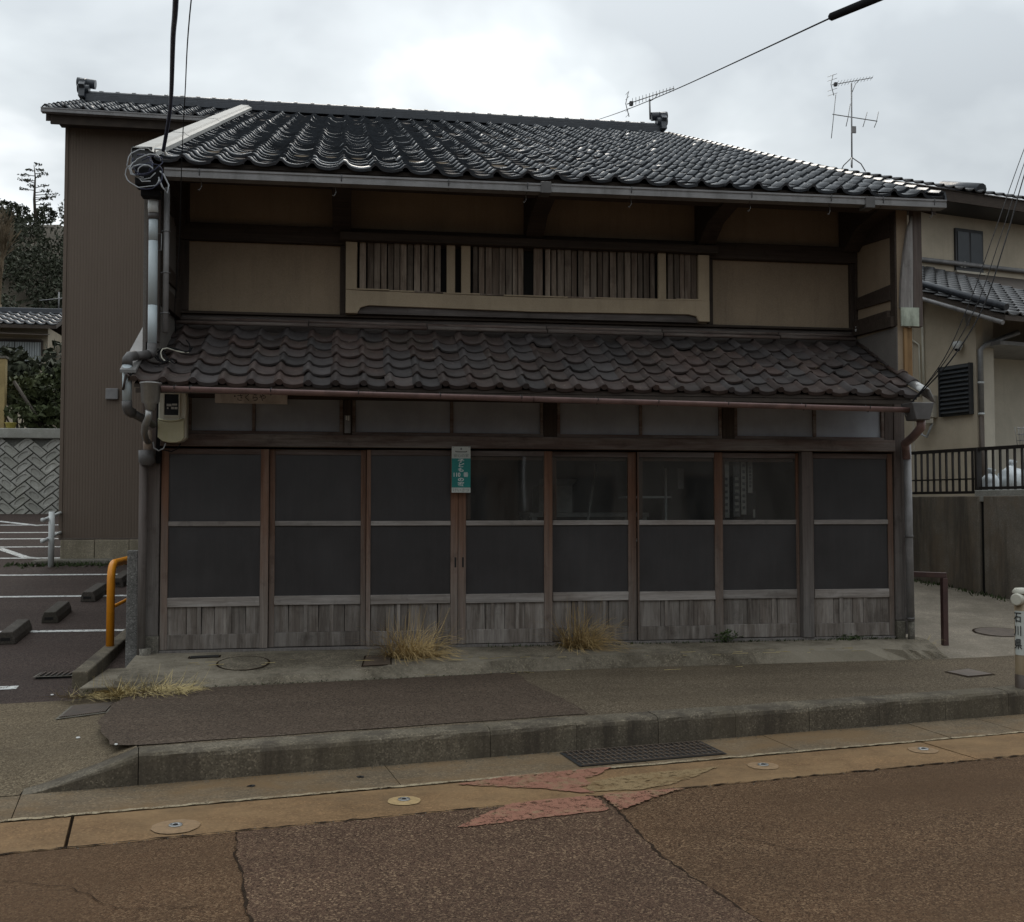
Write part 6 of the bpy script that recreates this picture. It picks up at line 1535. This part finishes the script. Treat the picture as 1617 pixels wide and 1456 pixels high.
# ------------------------------------------------------------------ the other side of the street (unseen houses added to cut low sky light and darken pane reflections)
def added_street_house(label, u0, u1, d, hgt, m, seed):
    r = random.Random(seed); t_ = thing('added_street_house', label, 'house', uv((u0+u1)/2, d, ZR)); v1 = d + 8
    def hx(g, a, b, c0, c1, z0, z1): return g.hexa([uv(a,c0,z0),uv(b,c0,z0),uv(b,c1,z0),uv(a,c1,z0),uv(a,c0,z1),uv(b,c0,z1),uv(b,c1,z1),uv(a,c1,z1)])
    part('wall', hx(G(), u0, u1, d, v1, ZR-.2, hgt), m, t_)
    vm_ = (d+v1)/2
    g = G().add([uv(u0-.5,d-.8,hgt-.1),uv(u1+.5,d-.8,hgt-.1),uv(u1+.5,vm_,hgt+1.5),uv(u0-.5,vm_,hgt+1.5),uv(u1+.5,v1+.8,hgt-.1),uv(u0-.5,v1+.8,hgt-.1)], [(0,1,2,3),(3,2,4,5)])
    o = part('roof', g, MAT['tile_nb'], t_); s_ = o.modifiers.new('thickness','SOLIDIFY'); s_.thickness = .15
    part('gable_wall', G().add([uv(u0,d,hgt),uv(u0,v1,hgt),uv(u0,vm_,hgt+1.25)], [(0,1,2)]).add([uv(u1,d,hgt),uv(u1,v1,hgt),uv(u1,vm_,hgt+1.25)], [(0,1,2)]), m, t_)
    n = int((u1-u0)/2.2)
    for lv, z in enumerate((.7, 2.5)):
        for k in range(n):
            a = lerp(u0,u1,(k+.28)/n); b = a + 1.2
            w_ = part('window', hx(G(), a, b, d-.05, d-.002, z, z+1.2), MAT['dkbrown'], t_); part('pane', hx(G(), a+.06, b-.06, d-.065, d-.051, z+.06, z+1.14), MAT['winglass'], w_)
    part('door', hx(G(), u0+.3, u0+1.1, d-.06, d-.003, ZR, 1.7), MAT['dkbrown'], t_)
    return t_
added_street_house('unseen dark timber house added across the street to darken the shop panes', -9.5, 3.0, 10.5, 3.9, MAT['clad'], 1)
added_street_house('unseen brown rendered house added across the street to dim the shopfront', 3.15, 13.5, 10.2, 4.3, MAT['wallgrey'], 2)
struct('far_pavement', G().hexa([uv(-40,8.6,ZR-.3),uv(45,8.6,ZR-.3),uv(45,10.1,ZR-.3),uv(-40,10.1,ZR-.3),uv(-40,8.6,ZR+.1),uv(45,8.6,ZR+.1),uv(45,10.1,ZR+.1),uv(-40,10.1,ZR+.1)]), MAT['walk'])

# grit washed along the kerb foot, the band joints and the plinth foot
g = G(); r = random.Random(77)
def pebble(x, y, z, s):
    vs = [(x+s*math.cos(k*2.094+r.random())*r.uniform(.6,1.2), y+s*math.sin(k*2.094+r.random())*r.uniform(.6,1.2), z) for k in range(3)] + [(x+r.uniform(-s,s)*.4, y+r.uniform(-s,s)*.4, z+s*r.uniform(.4,1.0))]
    g.add(vs, [(0,1,3),(1,2,3),(2,0,3)])
for k in range(900):
    u_ = r.uniform(-.5, 7.5); v_ = .004 + abs(r.gauss(0,.03)); p = uv(u_, v_, ZR+.0115-.026*v_); pebble(*p, r.uniform(.002,.006))
for k in range(500):
    u_ = r.uniform(-2, 8); p = uv(u_, .478+r.gauss(0,.02), ZR+.004); pebble(*p, r.uniform(.002,.005))
for k in range(500):
    u_ = r.uniform(-2, 8); p = uv(u_, 1.055+r.gauss(0,.016), ZR+.003); pebble(*p, r.uniform(.002,.006))
for k in range(900):
    f = r.random(); i = min(len(FT)-2, int(f*(len(FT)-1))); t_ = f*(len(FT)-1)-i; x = lerp(FT[i][0],FT[i+1][0],t_); y = lerp(FT[i][1],FT[i+1][1],t_) - abs(r.gauss(0,.035)); pebble(x, y, zpav(max(.03,x),y)+.005, r.uniform(.002,.006))
tag(part('grit', g, MAT['concrete']), 'loose grit washed along the kerb, gutter joints and plinth foot', 'grit', kind='stuff')
